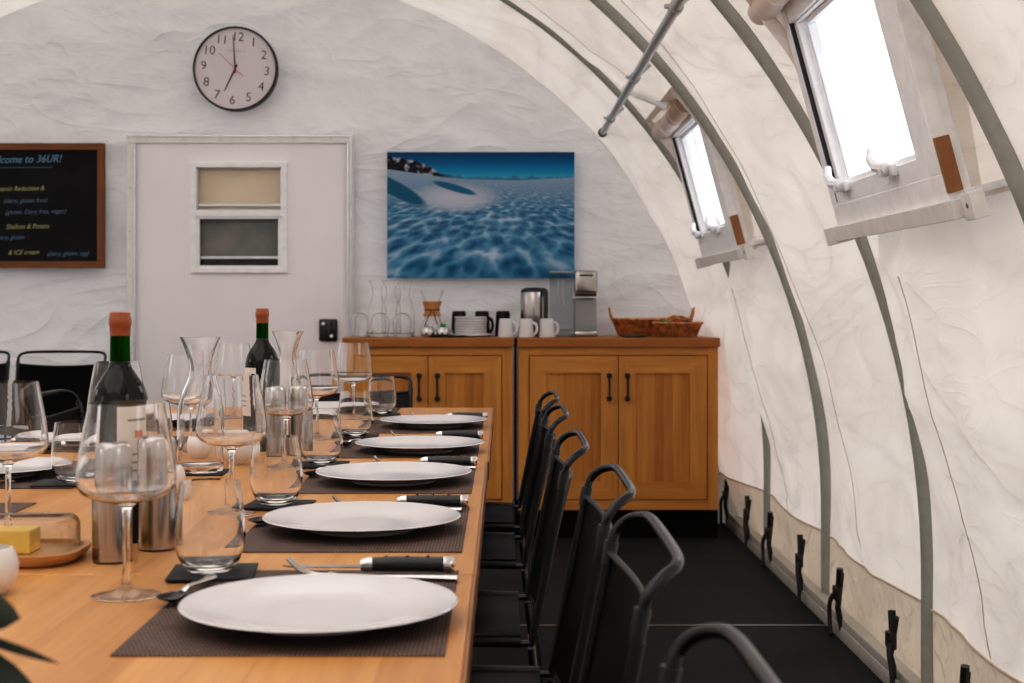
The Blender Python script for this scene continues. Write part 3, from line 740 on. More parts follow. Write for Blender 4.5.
def hand(name, ang, l0, l1, w0, w1, mat, y):
    bm = B(); d = Vector((math.sin(ang), 0, math.cos(ang))); s = Vector((d.z, 0, -d.x))
    vs = [bm.verts.new(q) for q in (d * -l0 - s * w0 / 2, d * -l0 + s * w0 / 2, d * l1 + s * w1 / 2, d * l1 - s * w1 / 2)]
    f = bm.faces.new(vs); r = bmesh.ops.extrude_face_region(bm, geom=[f])
    bmesh.ops.translate(bm, vec=(0, -0.0015, 0), verts=[v for v in r['geom'] if isinstance(v, bmesh.types.BMVert)])
    bmesh.ops.recalc_face_normals(bm, faces=bm.faces)
    return obj(name, bm, mat, ck, False, (0, y, 0))
hand('hour_hand', math.radians(206), 0.022, 0.122, 0.008, 0.004, M['clockink'], -0.047)
hand('minute_hand', math.radians(-3.5), 0.022, 0.163, 0.007, 0.003, M['clockink'], -0.049)
hand('second_hand', math.radians(-46), 0.055, 0.110, 0.003, 0.0015, M['clockred'], -0.051)
bm = B(); tube(bm, [(0, -0.045, 0), (0, -0.054, 0)], 0.006, 16); obj('hub', bm, M['clockred'], ck)
ck_g = thin_glass('clock_glass')

# ------------------------------------------------------------------ glacier photograph
x0, x1, z1, z0 = wx(387, 6.96), wx(574.5, 6.96), wz(152, 6.96), wz(278, 6.96)
PW, PH = x1 - x0, z1 - z0
bm = B(); box(bm, (0, 0, 0), (PW, 0.03, PH), 0.001)
pc = obj('glacier_picture', bm, photo_mat(PW, PH), smooth=False, loc=((x0 + x1) / 2, 6.977, (z0 + z1) / 2))
tag(pc, 'unframed blue photograph of a rippled glacier hanging above the counter', 'picture')

# ------------------------------------------------------------------ chalkboard
YB = 6.95
bx1, bz1, bz0 = wx(104, YB), wz(143, YB), wz(268, YB); bx0 = bx1 - 0.92
cb = thing('chalkboard', 'black chalkboard menu in a rustic brown wooden frame beside the door', 'chalkboard', ((bx0 + bx1) / 2, YB + 0.02, bz0))
hw, hh = (bx1 - bx0) / 2, bz1 - bz0
bm = B(); box(bm, (0, 0, hh / 2), (2 * hw - 0.04, 0.012, hh - 0.04)); bd = obj('board', bm, M['slate'], cb, False)
bm = B(); fw = 0.034
box(bm, (0, -0.006, fw / 2), (2 * hw, 0.03, fw), 0.002); box(bm, (0, -0.006, hh - fw / 2), (2 * hw, 0.03, fw), 0.002)
for s in (-1, 1): box(bm, (s * (hw - fw / 2), -0.0061, hh / 2), (fw, 0.0304, hh - 2 * fw), 0.002, mi=1)
obj('frame', bm, None, cb, False, mats=[M['frame_wood'], M['frame_woodZ']])
def chalk(s, px_r, py, size, mat, sx=1.0):
    X = wx(px_r, YB) - (bx0 + bx1) / 2; Z = wz(py, YB) - bz0
    return text('chalk_writing', s, size, mat, bd, (X, -0.0065, Z), (PI / 2, -0.02, 0), 'RIGHT', 0.35, 0.0001, 'CENTER', sx)
chalk('Welcome to 36UR!', 60, 158.5, 0.052, M['chalkblue'], 0.92)
chalk('Balsamic Reduction &', 43, 188, 0.032, M['chalkyel'], 0.92)
chalk('(dairy, gluten free)', 46, 200, 0.031, M['chalkdim'], 0.92)
chalk('(gluten, Dairy free, vegan)', 65, 211, 0.031, M['chalkdim'], 0.92)
chalk('Shallots & Potato', 48, 226, 0.033, M['chalkyel'], 0.92)
chalk('dairy, gluten', 23, 237, 0.030, M['chalkdim'], 0.92)
chalk('& ICE cream', 38, 252, 0.032, M['chalkyel'], 0.92)
chalk('(dairy, gluten, egg)', 88, 253, 0.030, M['chalkdim'], 0.92)
bm = B(); tube(bm, [(-hw + 0.05, -0.0065, wz(168, YB) - bz0), (wx(52, YB) - (bx0 + bx1) / 2, -0.0065, wz(167, YB) - bz0)], 0.0016, 5)
obj('chalk_underline', bm, M['chalkdim'], bd)

# ------------------------------------------------------------------ cabinets
YC = 6.55; CT = 0.93
def cabinet(label, px0, px1, cxpx, dz=0.0):
    X0, X1 = wx(px0, YC), wx(px1, YC); W = X1 - X0; D = 0.40
    t = thing('cabinet', label, 'cabinet', ((X0 + X1) / 2, YC, 0))
    zb, zt_ = wz(510, YC), CT - 0.042
    bm = B()
    box(bm, (0, D / 2 + 0.012, (zb + zt_) / 2), (W - 0.01, D - 0.02, zt_ - zb), 0)
    obj('carcass', bm, M['cabZ'], t, False)
    bm = B(); sw = 0.048
    for s in (-1, 1): box(bm, (s * (W / 2 - sw / 2 - 0.004), 0.010, (zb + zt_) / 2), (sw, 0.022, zt_ - zb), 0.0015)
    zr0 = wz(499, YC); zr1 = wz(356, YC)
    box(bm, (0, 0.0102, (zb + zr0 - 0.004) / 2), (W - 2 * sw - 0.008, 0.0216, zr0 - zb - 0.004), 0.0015, mi=1)
    box(bm, (0, 0.0102, (zt_ + zr1 + 0.004) / 2), (W - 2 * sw - 0.008, 0.0216, zt_ - zr1 - 0.004), 0.0015, mi=1)
    obj('face_frame', bm, None, t, False, mats=[M['cabZ'], M['cabX']])
    dx = W / 2 - sw - 0.008
    for s in (-1, 1):
        a, b_ = (-dx, -0.002) if s < 0 else (0.002, dx)
        fwd = 0.078; bm = B(); y0_, y1_ = -0.006, 0.018
        def mitre(pts, mi):
            lo = [bm.verts.new((p[0], y0_, p[1])) for p in pts]; hi = [bm.verts.new((p[0], y1_, p[1])) for p in pts]
            fs = [bm.faces.new(lo), bm.faces.new(list(reversed(hi)))]
            for k in range(4): fs.append(bm.faces.new((lo[k], hi[k], hi[(k + 1) % 4], lo[(k + 1) % 4])))
            for f in fs: f.material_index = mi
        g = 0.0006; c, d = zr0, zr1
        mitre([(a, c), (b_, c), (b_ - fwd, c + fwd), (a + fwd, c + fwd)], 1)
        mitre([(a + fwd, d - fwd), (b_ - fwd, d - fwd), (b_, d), (a, d)], 1)
        mitre([(a, c + g), (a + fwd, c + fwd + g), (a + fwd, d - fwd - g), (a, d - g)], 0)
        mitre([(b_ - fwd, c + fwd + g), (b_, c + g), (b_, d - g), (b_ - fwd, d - fwd - g)], 0)
        bmesh.ops.recalc_face_normals(bm, faces=bm.faces)
        dr = obj('door', bm, None, t, False, mats=[M['cabZ'], M['cabX']])
        bm = B(); box(bm, ((a + b_) / 2, 0.010, (c + d) / 2), (b_ - a - 2 * fwd + 0.01, 0.008, d - c - 2 * fwd + 0.01)); obj('panel', bm, M['cabP'], dr, False)
        hx = -0.042 if s < 0 else 0.042; z1h, z0h = wz(374, YC), wz(400.5, YC)
        bm = B(); tube(bm, [(hx, -0.030, z0h + 0.008), (hx, -0.030, z1h - 0.008)], 0.0055, 10)
        for zz in (z0h + 0.008, z1h - 0.008):
            tube(bm, [(hx, -0.006, zz), (hx, -0.034, zz)], 0.0085, 12)
            tube(bm, [(hx, -0.006, zz), (hx, -0.010, zz)], 0.013, 14)
        obj('handle', bm, M['blk'], dr)
    bm = B(); box(bm, (0, 0.20, zb / 2), (W + 0.004, 0.30, zb - 0.002), 0); obj('toe_kick', bm, M['toe'], t, False)
    bm = B(); box(bm, (0, D / 2 - 0.008, CT - 0.021), (W + 0.004, D + 0.03, 0.042), 0.003); obj('counter_top', bm, M['cabTop'], t, False)
    return t
cab = cabinet('oak two-door cabinet beside the door, under the upturned glasses', 343, 513.5, 427)
cabinet('wider oak two-door cabinet beside the tent wall, under the coffee machine and baskets', 517.5, 719, 618)

bm = B(); box(bm, (wx(515.5, YC) - cab.location.x, 0.03, 0.47), (0.012, 0.02, 0.92)); obj('gap_shade_strip', bm, M['toe'], cab, False)  # black strip added to stand for the shade between the cabinets
# ------------------------------------------------------------------ tables
TXL, TXR = -1.14, -0.036
def table(label, y0, y1, dx=0.0):
    t = thing('dining_table', label, 'table', ((TXL + TXR) / 2 + dx, (y0 + y1) / 2, 0))
    w, l = (TXR - TXL) / 2, (y1 - y0) / 2 - 0.0015
    bm = B(); box(bm, (0, 0, TZ - 0.019), (2 * w - 0.003, 2 * l, 0.038), 0.0025)
    obj('tabletop', bm, M['tableY'], t, False)
    for s in (-1, 1):
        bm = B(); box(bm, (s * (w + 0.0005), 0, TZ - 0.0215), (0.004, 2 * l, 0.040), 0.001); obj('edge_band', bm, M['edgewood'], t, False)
    bm = B()
    for s in (-1, 1):
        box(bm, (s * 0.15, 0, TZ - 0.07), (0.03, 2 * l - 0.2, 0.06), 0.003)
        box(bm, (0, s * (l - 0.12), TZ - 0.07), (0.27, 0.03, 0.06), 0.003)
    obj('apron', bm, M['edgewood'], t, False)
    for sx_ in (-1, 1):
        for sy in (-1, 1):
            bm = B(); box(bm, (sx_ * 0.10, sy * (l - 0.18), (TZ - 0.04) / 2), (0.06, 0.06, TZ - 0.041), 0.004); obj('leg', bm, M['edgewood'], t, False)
    return t
table('honey wood dining table holding the butter dish and steel shakers, edge seam behind them', 0.50, 1.78, 0.0)
table('honey wood dining table, middle one of three joined end to end', 1.78, 3.06, 0.0005)
table('honey wood dining table joined last, its end facing the cabinets', 3.06, 4.62, 0.004)

# ------------------------------------------------------------------ tableware prototypes
def wine_glass_bm():
    out = [(0, 0.0), (0.034, 0.0), (0.0385, 0.0008), (0.0385, 0.0018), (0.024, 0.0045), (0.009, 0.010), (0.0048, 0.020), (0.0040, 0.045), (0.0040, 0.085), (0.0058, 0.101), (0.014, 0.1080), (0.036, 0.1135), (0.0515, 0.1215), (0.0568, 0.1335), (0.0560, 0.147), (0.0525, 0.172), (0.0465, 0.205), (0.0425, 0.2245)]
    inn = [(0.0416, 0.2245), (0.0454, 0.205), (0.0514, 0.172), (0.0548, 0.147), (0.0555, 0.1338), (0.0503, 0.1230), (0.035, 0.1152), (0.015, 0.1120), (0.0, 0.1112)]
    bm = B(); lathe(bm, smoothprof(out, 3) + smoothprof(inn, 3), 48); bmesh.ops.recalc_face_normals(bm, faces=bm.faces); return bm
def tumbler_bm():
    out = [(0, 0.0), (0.022, 0.0), (0.0280, 0.0015), (0.0365, 0.012), (0.0420, 0.027), (0.0440, 0.042), (0.0432, 0.060), (0.0405, 0.085), (0.0370, 0.111)]
    inn = [(0.0355, 0.111), (0.0393, 0.085), (0.0418, 0.060), (0.0425, 0.042), (0.0404, 0.0275), (0.0345, 0.0145), (0.026, 0.0095), (0, 0.0080)]
    bm = B(); lathe(bm, smoothprof(out, 3) + smoothprof(inn, 3), 44); bmesh.ops.recalc_face_normals(bm, faces=bm.faces); return bm
def carafe_bm():
    out = [(0, 0), (0.040, 0), (0.0455, 0.003), (0.046, 0.02), (0.0455, 0.09), (0.0440, 0.128), (0.036, 0.158), (0.0255, 0.182), (0.0215, 0.202), (0.0235, 0.222), (0.032, 0.250), (0.0405, 0.268)]
    inn = [(0.0385, 0.2685), (0.0298, 0.250), (0.0208, 0.222), (0.0185, 0.202), (0.0226, 0.182), (0.0330, 0.158), (0.0410, 0.128), (0.0425, 0.09), (0.0427, 0.024), (0.038, 0.013), (0, 0.011)]
    bm = B(); lathe(bm, smoothprof(out, 3) + smoothprof(inn, 3), 48); bmesh.ops.recalc_face_normals(bm, faces=bm.faces); return bm
ordn = ['first', 'second', 'third', 'fourth', 'fifth']
# --- place settings
def plate_bm(R=0.148, h=0.0195):
    prof = [(0, 0.003), (0.07, 0.003), (0.074, 0.0), (0.079, 0.0), (0.082, 0.004), (0.095, 0.007), (0.115, 0.0110), (R - 0.006, 0.0182), (R, h), (R - 0.0015, h + 0.0012), (R - 0.008, h + 0.0004), (0.113, 0.0138), (0.098, 0.0105), (0.085, 0.0075), (0.06, 0.0068), (0, 0.0066)]
    bm = B(); lathe(bm, prof, 72); bmesh.ops.recalc_face_normals(bm, faces=bm.faces); return bm
GP = 'white dinner plates laid along the table'
def plate(x, y, label, first=[None]):
    loc = (x, y, TZ + 0.0022)
    if first[0] is None:
        o = obj('dinner_plate', plate_bm(), M['china'], loc=loc); tag(o, label, 'plate', GP); first[0] = o
    else: o = dup(first[0], loc, label=label)
    o.rotation_euler = (0, 0, random.random() * 6); return o
def placemat(x0, x1, y0, y1, label, rz=0.0):
    bm = B(); box(bm, (0, 0, 0.001), (x1 - x0, y1 - y0, 0.0018), 0.0005, 1)
    o = obj('placemat', bm, M['mat'], smooth=False, loc=((x0 + x1) / 2, (y0 + y1) / 2, TZ)); o.rotation_euler = (0, 0, rz)
    tag(o, label, 'placemat', 'woven brown placemats'); return o
def make_knife():
    """lies along x, handle towards +x"""
    t = thing('table_knife', '', 'knife', (0, 0, 0), 0, 'black-handled knives')
    bm = B(); tube(bm, [(-0.005, 0, 0.0125), (0.03, 0, 0.013), (0.07, 0, 0.0125), (0.098, 0, 0.012)], [0.0088, 0.0098, 0.0096, 0.0098], 12, flat=0.85); h = obj('handle', bm, M['handle'], t)
    bm = B()
    for xx in (0.015, 0.045, 0.075): tube(bm, [(xx, 0, 0.021), (xx, 0, 0.0232)], 0.003, 8)
    obj('rivet', bm, M['steelbright'], h)
    bm = B(); tube(bm, [(0.098, 0, 0.012), (0.110, 0, 0.012), (0.113, 0, 0.012)], [0.0102, 0.0108, 0.0085], 12, flat=0.9); obj('pommel', bm, M['steelbright'], t)
    bm = B(); tube(bm, [(-0.022, 0, 0.0115), (-0.014, 0, 0.012), (-0.005, 0, 0.0125)], [0.007, 0.0092, 0.0092], 12, flat=0.85); obj('bolster', bm, M['steelbright'], t)
    bm = B(); n = 12; top = []; bot = []
    for k in range(n + 1):
        f = k / n; x = -0.020 - 0.115 * f; w = 0.009 * (1 - 0.1 * f) if f < 0.75 else 0.009 * max(0.03, 1 - ((f - 0.72) / 0.28) ** 2)
        top.append((x, 0.006)); bot.append((x, 0.006 - 1.7 * w))
    loop = top + list(reversed(bot))
    vs = [bm.verts.new((p[0], p[1], 0.0095)) for p in loop]; f = bm.faces.new(vs); r = bmesh.ops.extrude_face_region(bm, geom=[f])
    bmesh.ops.translate(bm, vec=(0, 0, 0.0013), verts=[v for v in r['geom'] if isinstance(v, bmesh.types.BMVert)]); bmesh.ops.recalc_face_normals(bm, faces=bm.faces)
    obj('blade', bm, M['steelbright'], t, False)
    for c_ in kids(t):
        for q_ in [c_] + kids(c_):
            for v_ in q_.data.vertices: v_.co.x = 0.113 - (0.113 - v_.co.x) * 0.86
    return t
def make_fork():
    t = thing('table_fork', '', 'fork', (0, 0, 0), 0, 'steel forks behind the plates')
    bm = B(); c = catmull([(0.10, 0, 0.0045), (0.06, 0, 0.006), (0.0, 0, 0.0055), (-0.04, 0, 0.005), (-0.06, 0, 0.008)], 4)
    rad = [0.0095 - 0.0055 * min(1, k / 9) if k < 10 else 0.0040 + 0.006 * max(0, (k - 12) / 4) for k in range(len(c))]
    tube(bm, c, rad, 8, flat=None, up=(0, 1, 0)); 
    for v in bm.verts: pass
    bmesh.ops.scale(bm, vec=(1, 1, 0.35), verts=bm.verts); bmesh.ops.translate(bm, vec=(0, 0, 0.002), verts=bm.verts); obj('handle', bm, M['steelbright'], t)
    bm = B()
    for k in range(4):
        yy = -0.0078 + k * 0.0052
        tube(bm, catmull([(-0.058, yy * 0.8, 0.0045), (-0.075, yy, 0.0035), (-0.095, yy, 0.010), (-0.110, yy * 0.9, 0.024)], 3), 0.0014, 6)
    obj('tines', bm, M['steelbright'], t); return t
def make_spoon():
    """lies along y, bowl towards -y"""
    t = thing('dessert_spoon', '', 'spoon', (0, 0, 0), 0, 'steel spoons by the coasters')
    bm = B(); n, m = 10, 14; rings = []
    for i in range(n + 1):
        f = i / n; row = []
        for k in range(m):
            a = 2 * PI * k / m
            ey, ex = 0.026 * math.sin(a), 0.0165 * math.cos(a) * (1 - 0.15 * math.sin(a))
            row.append(bm.verts.new((ex * f, ey * f, 0.002 + 0.007 * f * f)))
        rings.append(row)
    for i in range(n):
        for k in range(m): 
            if i == 0: continue
            bm.faces.new((rings[i][k], rings[i][(k + 1) % m], rings[i + 1][(k + 1) % m], rings[i + 1][k]))
    bm.faces.new(rings[1])
    for v in rings[0]: bm.verts.remove(v)
    r = bmesh.ops.solidify(bm, geom=list(bm.faces), thickness=0.001)
    obj('bowl', bm, M['steel_painted_dark'], t)
    bm = B(); tube(bm, catmull([(0, 0.024, 0.0085), (0, 0.045, 0.0125), (0, 0.08, 0.0085), (0, 0.125, 0.004)], 4), [0.0035] * 6 + [0.004] * 4 + [0.006] * 3, 8, flat=1, up=(1, 0, 0))
    bmesh.ops.scale(bm, vec=(1, 1, 0.6), verts=bm.verts); bmesh.ops.translate(bm, vec=(0, 0, 0.003), verts=bm.verts)
    obj('handle', bm, M['steelbright'], t); return t
protos = {}
def inst(kind, maker, loc, rz, label):
    if kind not in protos:
        o = maker(); protos[kind] = o; o.location = loc; o.rotation_euler = (0, 0, rz); o['label'] = label; return o
    return dup(protos[kind], loc, rz, label)
def single(kind, bmf, mat, cat, group, loc, label):
    if kind not in protos:
        o = obj(kind, bmf(), M[mat], loc=loc); tag(o, label, cat, group); protos[kind] = o; return o
    return dup(protos[kind], loc, None, label)
def coaster_bm():
    bm = B(); box(bm, (0, 0, 0.0019), (0.105, 0.100, 0.0038), 0.0015, 2); return bm
side = 'along the chair side, counting from the butter dish'
PY = [1.52, 2.13, 2.70, 3.26, 3.90]
PXc = [-0.196, -0.211, -0.207, -0.1915, -0.1906]
MY = [(1.366, 1.80), (1.934, 2.37), (2.53, 2.96), (3.11, 3.545), (3.70, 4.13)]
TB = [(-0.366, 1.775, 0.10), (-0.378, 2.37, -0.1), (-0.378, 2.96, 0.05), (-0.372, 3.58, 0.0), (-0.366, 4.30, 0.1)]
WG = [(-0.437, 1.65), (-0.437, 2.29), (-0.445, 2.91), (-0.462, 3.52), (-0.436, 4.14)]
for i in range(5):
    plate(PXc[i], PY[i], 'white dinner plate, %s %s' % (ordn[i], side))
    x0_, x1_ = (-0.378, -0.056)
    placemat(x0_, x1_, MY[i][0], MY[i][1], 'brown woven placemat, %s %s' % (ordn[i], side), 0.0)
    inst('knife', make_knife, (-0.174 + 0.004 * i, max(MY[i][1] - 0.030, PY[i] + 0.170), TZ + 0.0022), 0.02 - 0.02 * (i % 3), 'black-handled steel knife, %s %s' % (ordn[i], side))
    inst('fork', make_fork, (-0.155 - 0.012 * (i % 2), max(MY[i][1] - 0.060, PY[i] + 0.153), TZ + 0.0022), -0.10 + 0.05 * (i % 2), 'steel fork with raised tines, %s %s' % (ordn[i], side))
    inst('spoon', make_spoon, (-0.371, MY[i][0] + 0.235, TZ + 0.0022), -0.15, 'small steel spoon, %s %s' % (ordn[i], side))
    cx_, cy_, rz = TB[i]
    o = single('coaster', coaster_bm, 'coaster', 'coaster', 'black coasters', (cx_ + 0.004, cy_, TZ + (0.0022 if cx_ + 0.055 > x0_ and cy_ - 0.05 < MY[i][1] else 0)), 'square black coaster, %s %s' % (ordn[i], side)); o.rotation_euler = (0, 0, rz)
    single('tumbler', tumbler_bm, 'glass', 'tumbler', 'stemless glass tumblers', (cx_, cy_, TZ + 0.0062), 'empty stemless glass tumbler, %s %s' % (ordn[i], side))
    single('wine_glass', wine_glass_bm, 'glass', 'wine glass', 'stemmed wine glasses', (WG[i][0], WG[i][1], TZ), 'empty stemmed wine glass, %s %s' % (ordn[i], side))
# far (door) side settings
dside = 'on the side nearer the door, counting from the butter dish'
LP = [(-1.03, 2.79), (-1.03, 3.39), (-1.03, 3.97)]
for i, (x, y) in enumerate(LP):
    lab = '%s %s' % (ordn[i], dside)
    plate(x + 0.03, y, 'white dinner plate, ' + lab)
    if i == 0: placemat(-1.115, -0.79, 1.98, 2.41, 'brown woven placemat with one corner reaching behind the butter dish')
    placemat(-1.115, -0.79, y - 0.19, y + 0.23, 'brown woven placemat, ' + lab)
    inst('knife', make_knife, (-1.0, y - 0.165, TZ + 0.0022), PI, 'black-handled steel knife, ' + lab)
for i, (x, y) in enumerate([(-0.800, 2.66), (-0.800, 3.25), (-0.800, 3.86)]):
    lab = '%s %s' % (ordn[i], dside)
    o = single('coaster', coaster_bm, 'coaster', 'coaster', 'black coasters', (x - 0.02, y, TZ + 0.0022), 'square black coaster, ' + lab)
    single('tumbler', tumbler_bm, 'glass', 'tumbler', 'stemless glass tumblers', (x, y, TZ + 0.0062), 'empty stemless glass tumbler, ' + lab)
for i, (x, y) in enumerate([(-0.724, 2.08), (-0.760, 2.80), (-0.716, 3.22), (-0.775, 4.10)]):
    single('wine_glass', wine_glass_bm, 'glass', 'wine glass', 'stemmed wine glasses', (x, y, TZ), 'empty stemmed wine glass, %s %s' % (ordn[i], dside))
# head of the table
placemat(-0.76, -0.33, 4.28, 4.595, 'brown woven placemat at the head of the table before the cabinets')
plate(-0.535, 4.44, 'white dinner plate at the head of the table before the cabinets')

# --- carafes, bottles, shakers
for (x, y, lab) in ((-0.605, 2.84, 'clear glass carafe with flared neck standing on a black coaster'), (-0.548, 3.62, 'clear glass carafe behind the steel shakers and second wine bottle')):
    single('carafe', carafe_bm, 'glass', 'carafe', 'glass carafes on the table', (x, y, TZ + (0.004 if y < 3 else 0)), lab)
o = dup(protos['coaster'], (-0.605, 2.84, TZ), 0.05, 'square black coaster under the glass carafe'); 
def bottle(x, y, label, arcs, rz=0):
    t = thing('wine_bottle', label, 'bottle', (x, y, TZ), rz, 'dark wine bottles')
    r = 0.0392
    prof = [(0, 0.004), (0.025, 0.001), (r - 0.002, 0.0), (r, 0.004), (r, 0.19), (r - 0.0006, 0.203), (0.0345, 0.219), (0.0265, 0.233), (0.0185, 0.2445), (0.0150, 0.252), (0.0143, 0.256), (0, 0.256)]
    bm = B(); lathe(bm, prof[:4] + smoothprof(prof[4:11], 3) + [prof[11]], 48); bmesh.ops.recalc_face_normals(bm, faces=bm.faces); obj('body', bm, M['winebody'], t)
    bm = B(); lathe(bm, [(0, 0.2565), (0.0143, 0.2565), (0.0140, 0.270), (0.0137, 0.297), (0, 0.297)], 32); bmesh.ops.recalc_face_normals(bm, faces=bm.faces); obj('neck', bm, M['bottlegreen'], t)
    bm = B(); lathe(bm, [(0.0141, 0.293), (0.0146, 0.2935), (0.0146, 0.306), (0.0158, 0.308), (0.0160, 0.318), (0.0148, 0.3205), (0.0146, 0.326), (0.0125, 0.3275), (0, 0.3275)], 32); bmesh.ops.recalc_face_normals(bm, faces=bm.faces); obj('capsule', bm, M['capsule'], t)
    for a0, a1 in arcs:
        bm = B(); lathe(bm, [(r + 0.0004, 0.075), (r + 0.0004, 0.190)], 24, a0=math.radians(a0), a1=math.radians(a1)); lb = obj('label', bm, M['paper'], t)
        am = math.radians((a0 + a1) / 2); bm = B()
        lathe(bm, [(r + 0.0008, 0.150), (r + 0.0008, 0.160)], 6, a0=am - 0.2, a1=am + 0.2); obj('emblem', bm, M['orange'], lb)
        bm = B()
        for zz in (0.10, 0.112, 0.124, 0.172): lathe(bm, [(r + 0.0008, zz), (r + 0.0008, zz + 0.003)], 8, a0=am - 0.5, a1=am + 0.5)
        obj('print', bm, M['greyprint'], lb)
    return t
bottle(-0.548, 2.035, 'dark green wine bottle with red-brown capsule behind the steel shakers', [(-83, 20), (135, 228)])
bottle(-0.562, 3.32, 'dark green wine bottle with red-brown capsule in front of the flared carafe', [(150, 258)])
def shaker(x, y, label, h=0.157, r=0.0258, first=[None]):
    if first[0] is None:
        t = thing('steel_shaker', label, 'shaker', (x, y, TZ), 0, 'brushed steel table shakers')
        bm = B(); lathe(bm, [(0, 0.001), (r - 0.002, 0.001), (r, 0.003), (r, 0.122)], 40); obj('body', bm, M['steel'], t)
        bm = B(); lathe(bm, [(r - 0.0008, 0.122), (r - 0.0008, 0.1238), (r, 0.1242), (r, 0.148), (r - 0.003, 0.1545), (r - 0.009, h), (0, h)], 40); obj('cap', bm, M['steel'], t)
        bm = B(); lathe(bm, [(0, 0), (r - 0.001, 0), (r - 0.001, 0.0035)], 40); obj('base_ring', bm, M['rubber'], t)
        first[0] = t; return t
    return dup(first[0], (x, y, TZ), label=label)
shaker(-0.514, 1.872, 'brushed steel cylinder shaker beside the butter dish')
shaker(-0.478, 1.965, 'brushed steel cylinder shaker, just behind the one next to the butter dish')
shaker(-0.503, 3.13, 'brushed steel cylinder shaker before the second bottle')
shaker(-0.452, 3.17, 'brushed steel cylinder shaker before the second carafe')
# --- white ceramic bowls
def votive_bm():
    bm = B(); lathe(bm, smoothprof([(0, 0.001), (0.016, 0.0), (0.020, 0.004), (0.030, 0.016), (0.0335, 0.031), (0.031, 0.045), (0.0265, 0.054)], 3) + smoothprof([(0.025, 0.0545), (0.029, 0.045), (0.031, 0.031), (0.027, 0.016), (0.014, 0.006), (0, 0.005)], 3), 36)
    bmesh.ops.recalc_face_normals(bm, faces=bm.faces); return bm
for x, y, lab in ((-0.600, 1.66, 'small round white ceramic pot in front of the butter dish'), (-0.592, 2.50, 'small round white ceramic pot behind the steel shakers'),
                  (-0.655, 3.06, 'small round white ceramic pot behind the coaster of the near carafe'), (-0.562, 3.00, 'small round white ceramic pot beside the near carafe')):
    single('ceramic_pot', votive_bm, 'chinamat', 'pot', 'small white ceramic pots', (x, y, TZ), lab)
# --- butter dish
bt = thing('butter_dish', 'wooden butter dish with a clear glass lid over yellow butter', 'butter dish', (-0.672, 1.885, TZ))
def rrect(bm, w, d, rc, z0, z1, inset_top=0.0, seg=8):
    def ring(w_, d_, z):
        out = []
        for cx_, cy_, a in ((w_ - rc, d_ - rc, 0), (-w_ + rc, d_ - rc, PI / 2), (-w_ + rc, -d_ + rc, PI), (w_ - rc, -d_ + rc, 3 * PI / 2)):
            for k in range(seg + 1): out.append(bm.verts.new((cx_ + rc * math.cos(a + PI / 2 * k / seg), cy_ + rc * math.sin(a + PI / 2 * k / seg), z)))
        return out
    a = ring(w, d, z0); b_ = ring(w - inset_top, d - inset_top, z1); n = len(a)
    for k in range(n): bm.faces.new((a[k], a[(k + 1) % n], b_[(k + 1) % n], b_[k]))
    return a, b_
bm = B()
for args in ((0.106, 0.064, 0.046, 0.0, 0.004, -0.006), (0.112, 0.070, 0.050, 0.004, 0.0105, -0.004)):
    r1 = rrect(bm, *args); bm.faces.new(list(reversed(r1[0]))); bm.faces.new(r1[1])
ro, ri, rb = [], [], []
for (w_, d_, z_, lst) in ((0.116, 0.074, 0.0105, ro), (0.118, 0.076, 0.0165, ro), (0.110, 0.068, 0.0165, ri), (0.108, 0.066, 0.0105, ri)):
    rr_ = rrect(bm, w_, d_, 0.048, z_, z_ + 1e-6); lst.append(rr_[0])
L4 = [ro[0], ro[1], ri[0], ri[1]]
for A_, B_ in zip(L4, L4[1:]):
    for k in range(len(A_)): bm.faces.new((A_[k], A_[(k + 1) % len(A_)], B_[(k + 1) % len(A_)], B_[k]))
bmesh.ops.remove_doubles(bm, verts=bm.verts, dist=1e-5)
bmesh.ops.recalc_face_normals(bm, faces=bm.faces)
obj('tray', bm, M['traywood'], bt)
bm = B(); box(bm, (-0.018, 0.0, 0.0262), (0.140, 0.045, 0.031), 0.002); obj('butter', bm, M['butter'], bt, False)
bm = B()
def shell(bm, w, d, h, rr, z0):
    vs = box(bm, (0, 0, z0 + h / 2 - 0.02), (w, d, h + 0.04), rr, 5)
    bmesh.ops.bisect_plane(bm, geom=[g for g in list(bm.verts) + list(bm.edges) + list(bm.faces)], plane_co=(0, 0, z0), plane_no=(0, 0, -1), clear_outer=True)
shell(bm, 0.200, 0.108, 0.046, 0.016, 0.0106)
bmesh.ops.recalc_face_normals(bm, faces=bm.faces)
lid = obj('glass_lid', bm, M['lidglass'], bt)
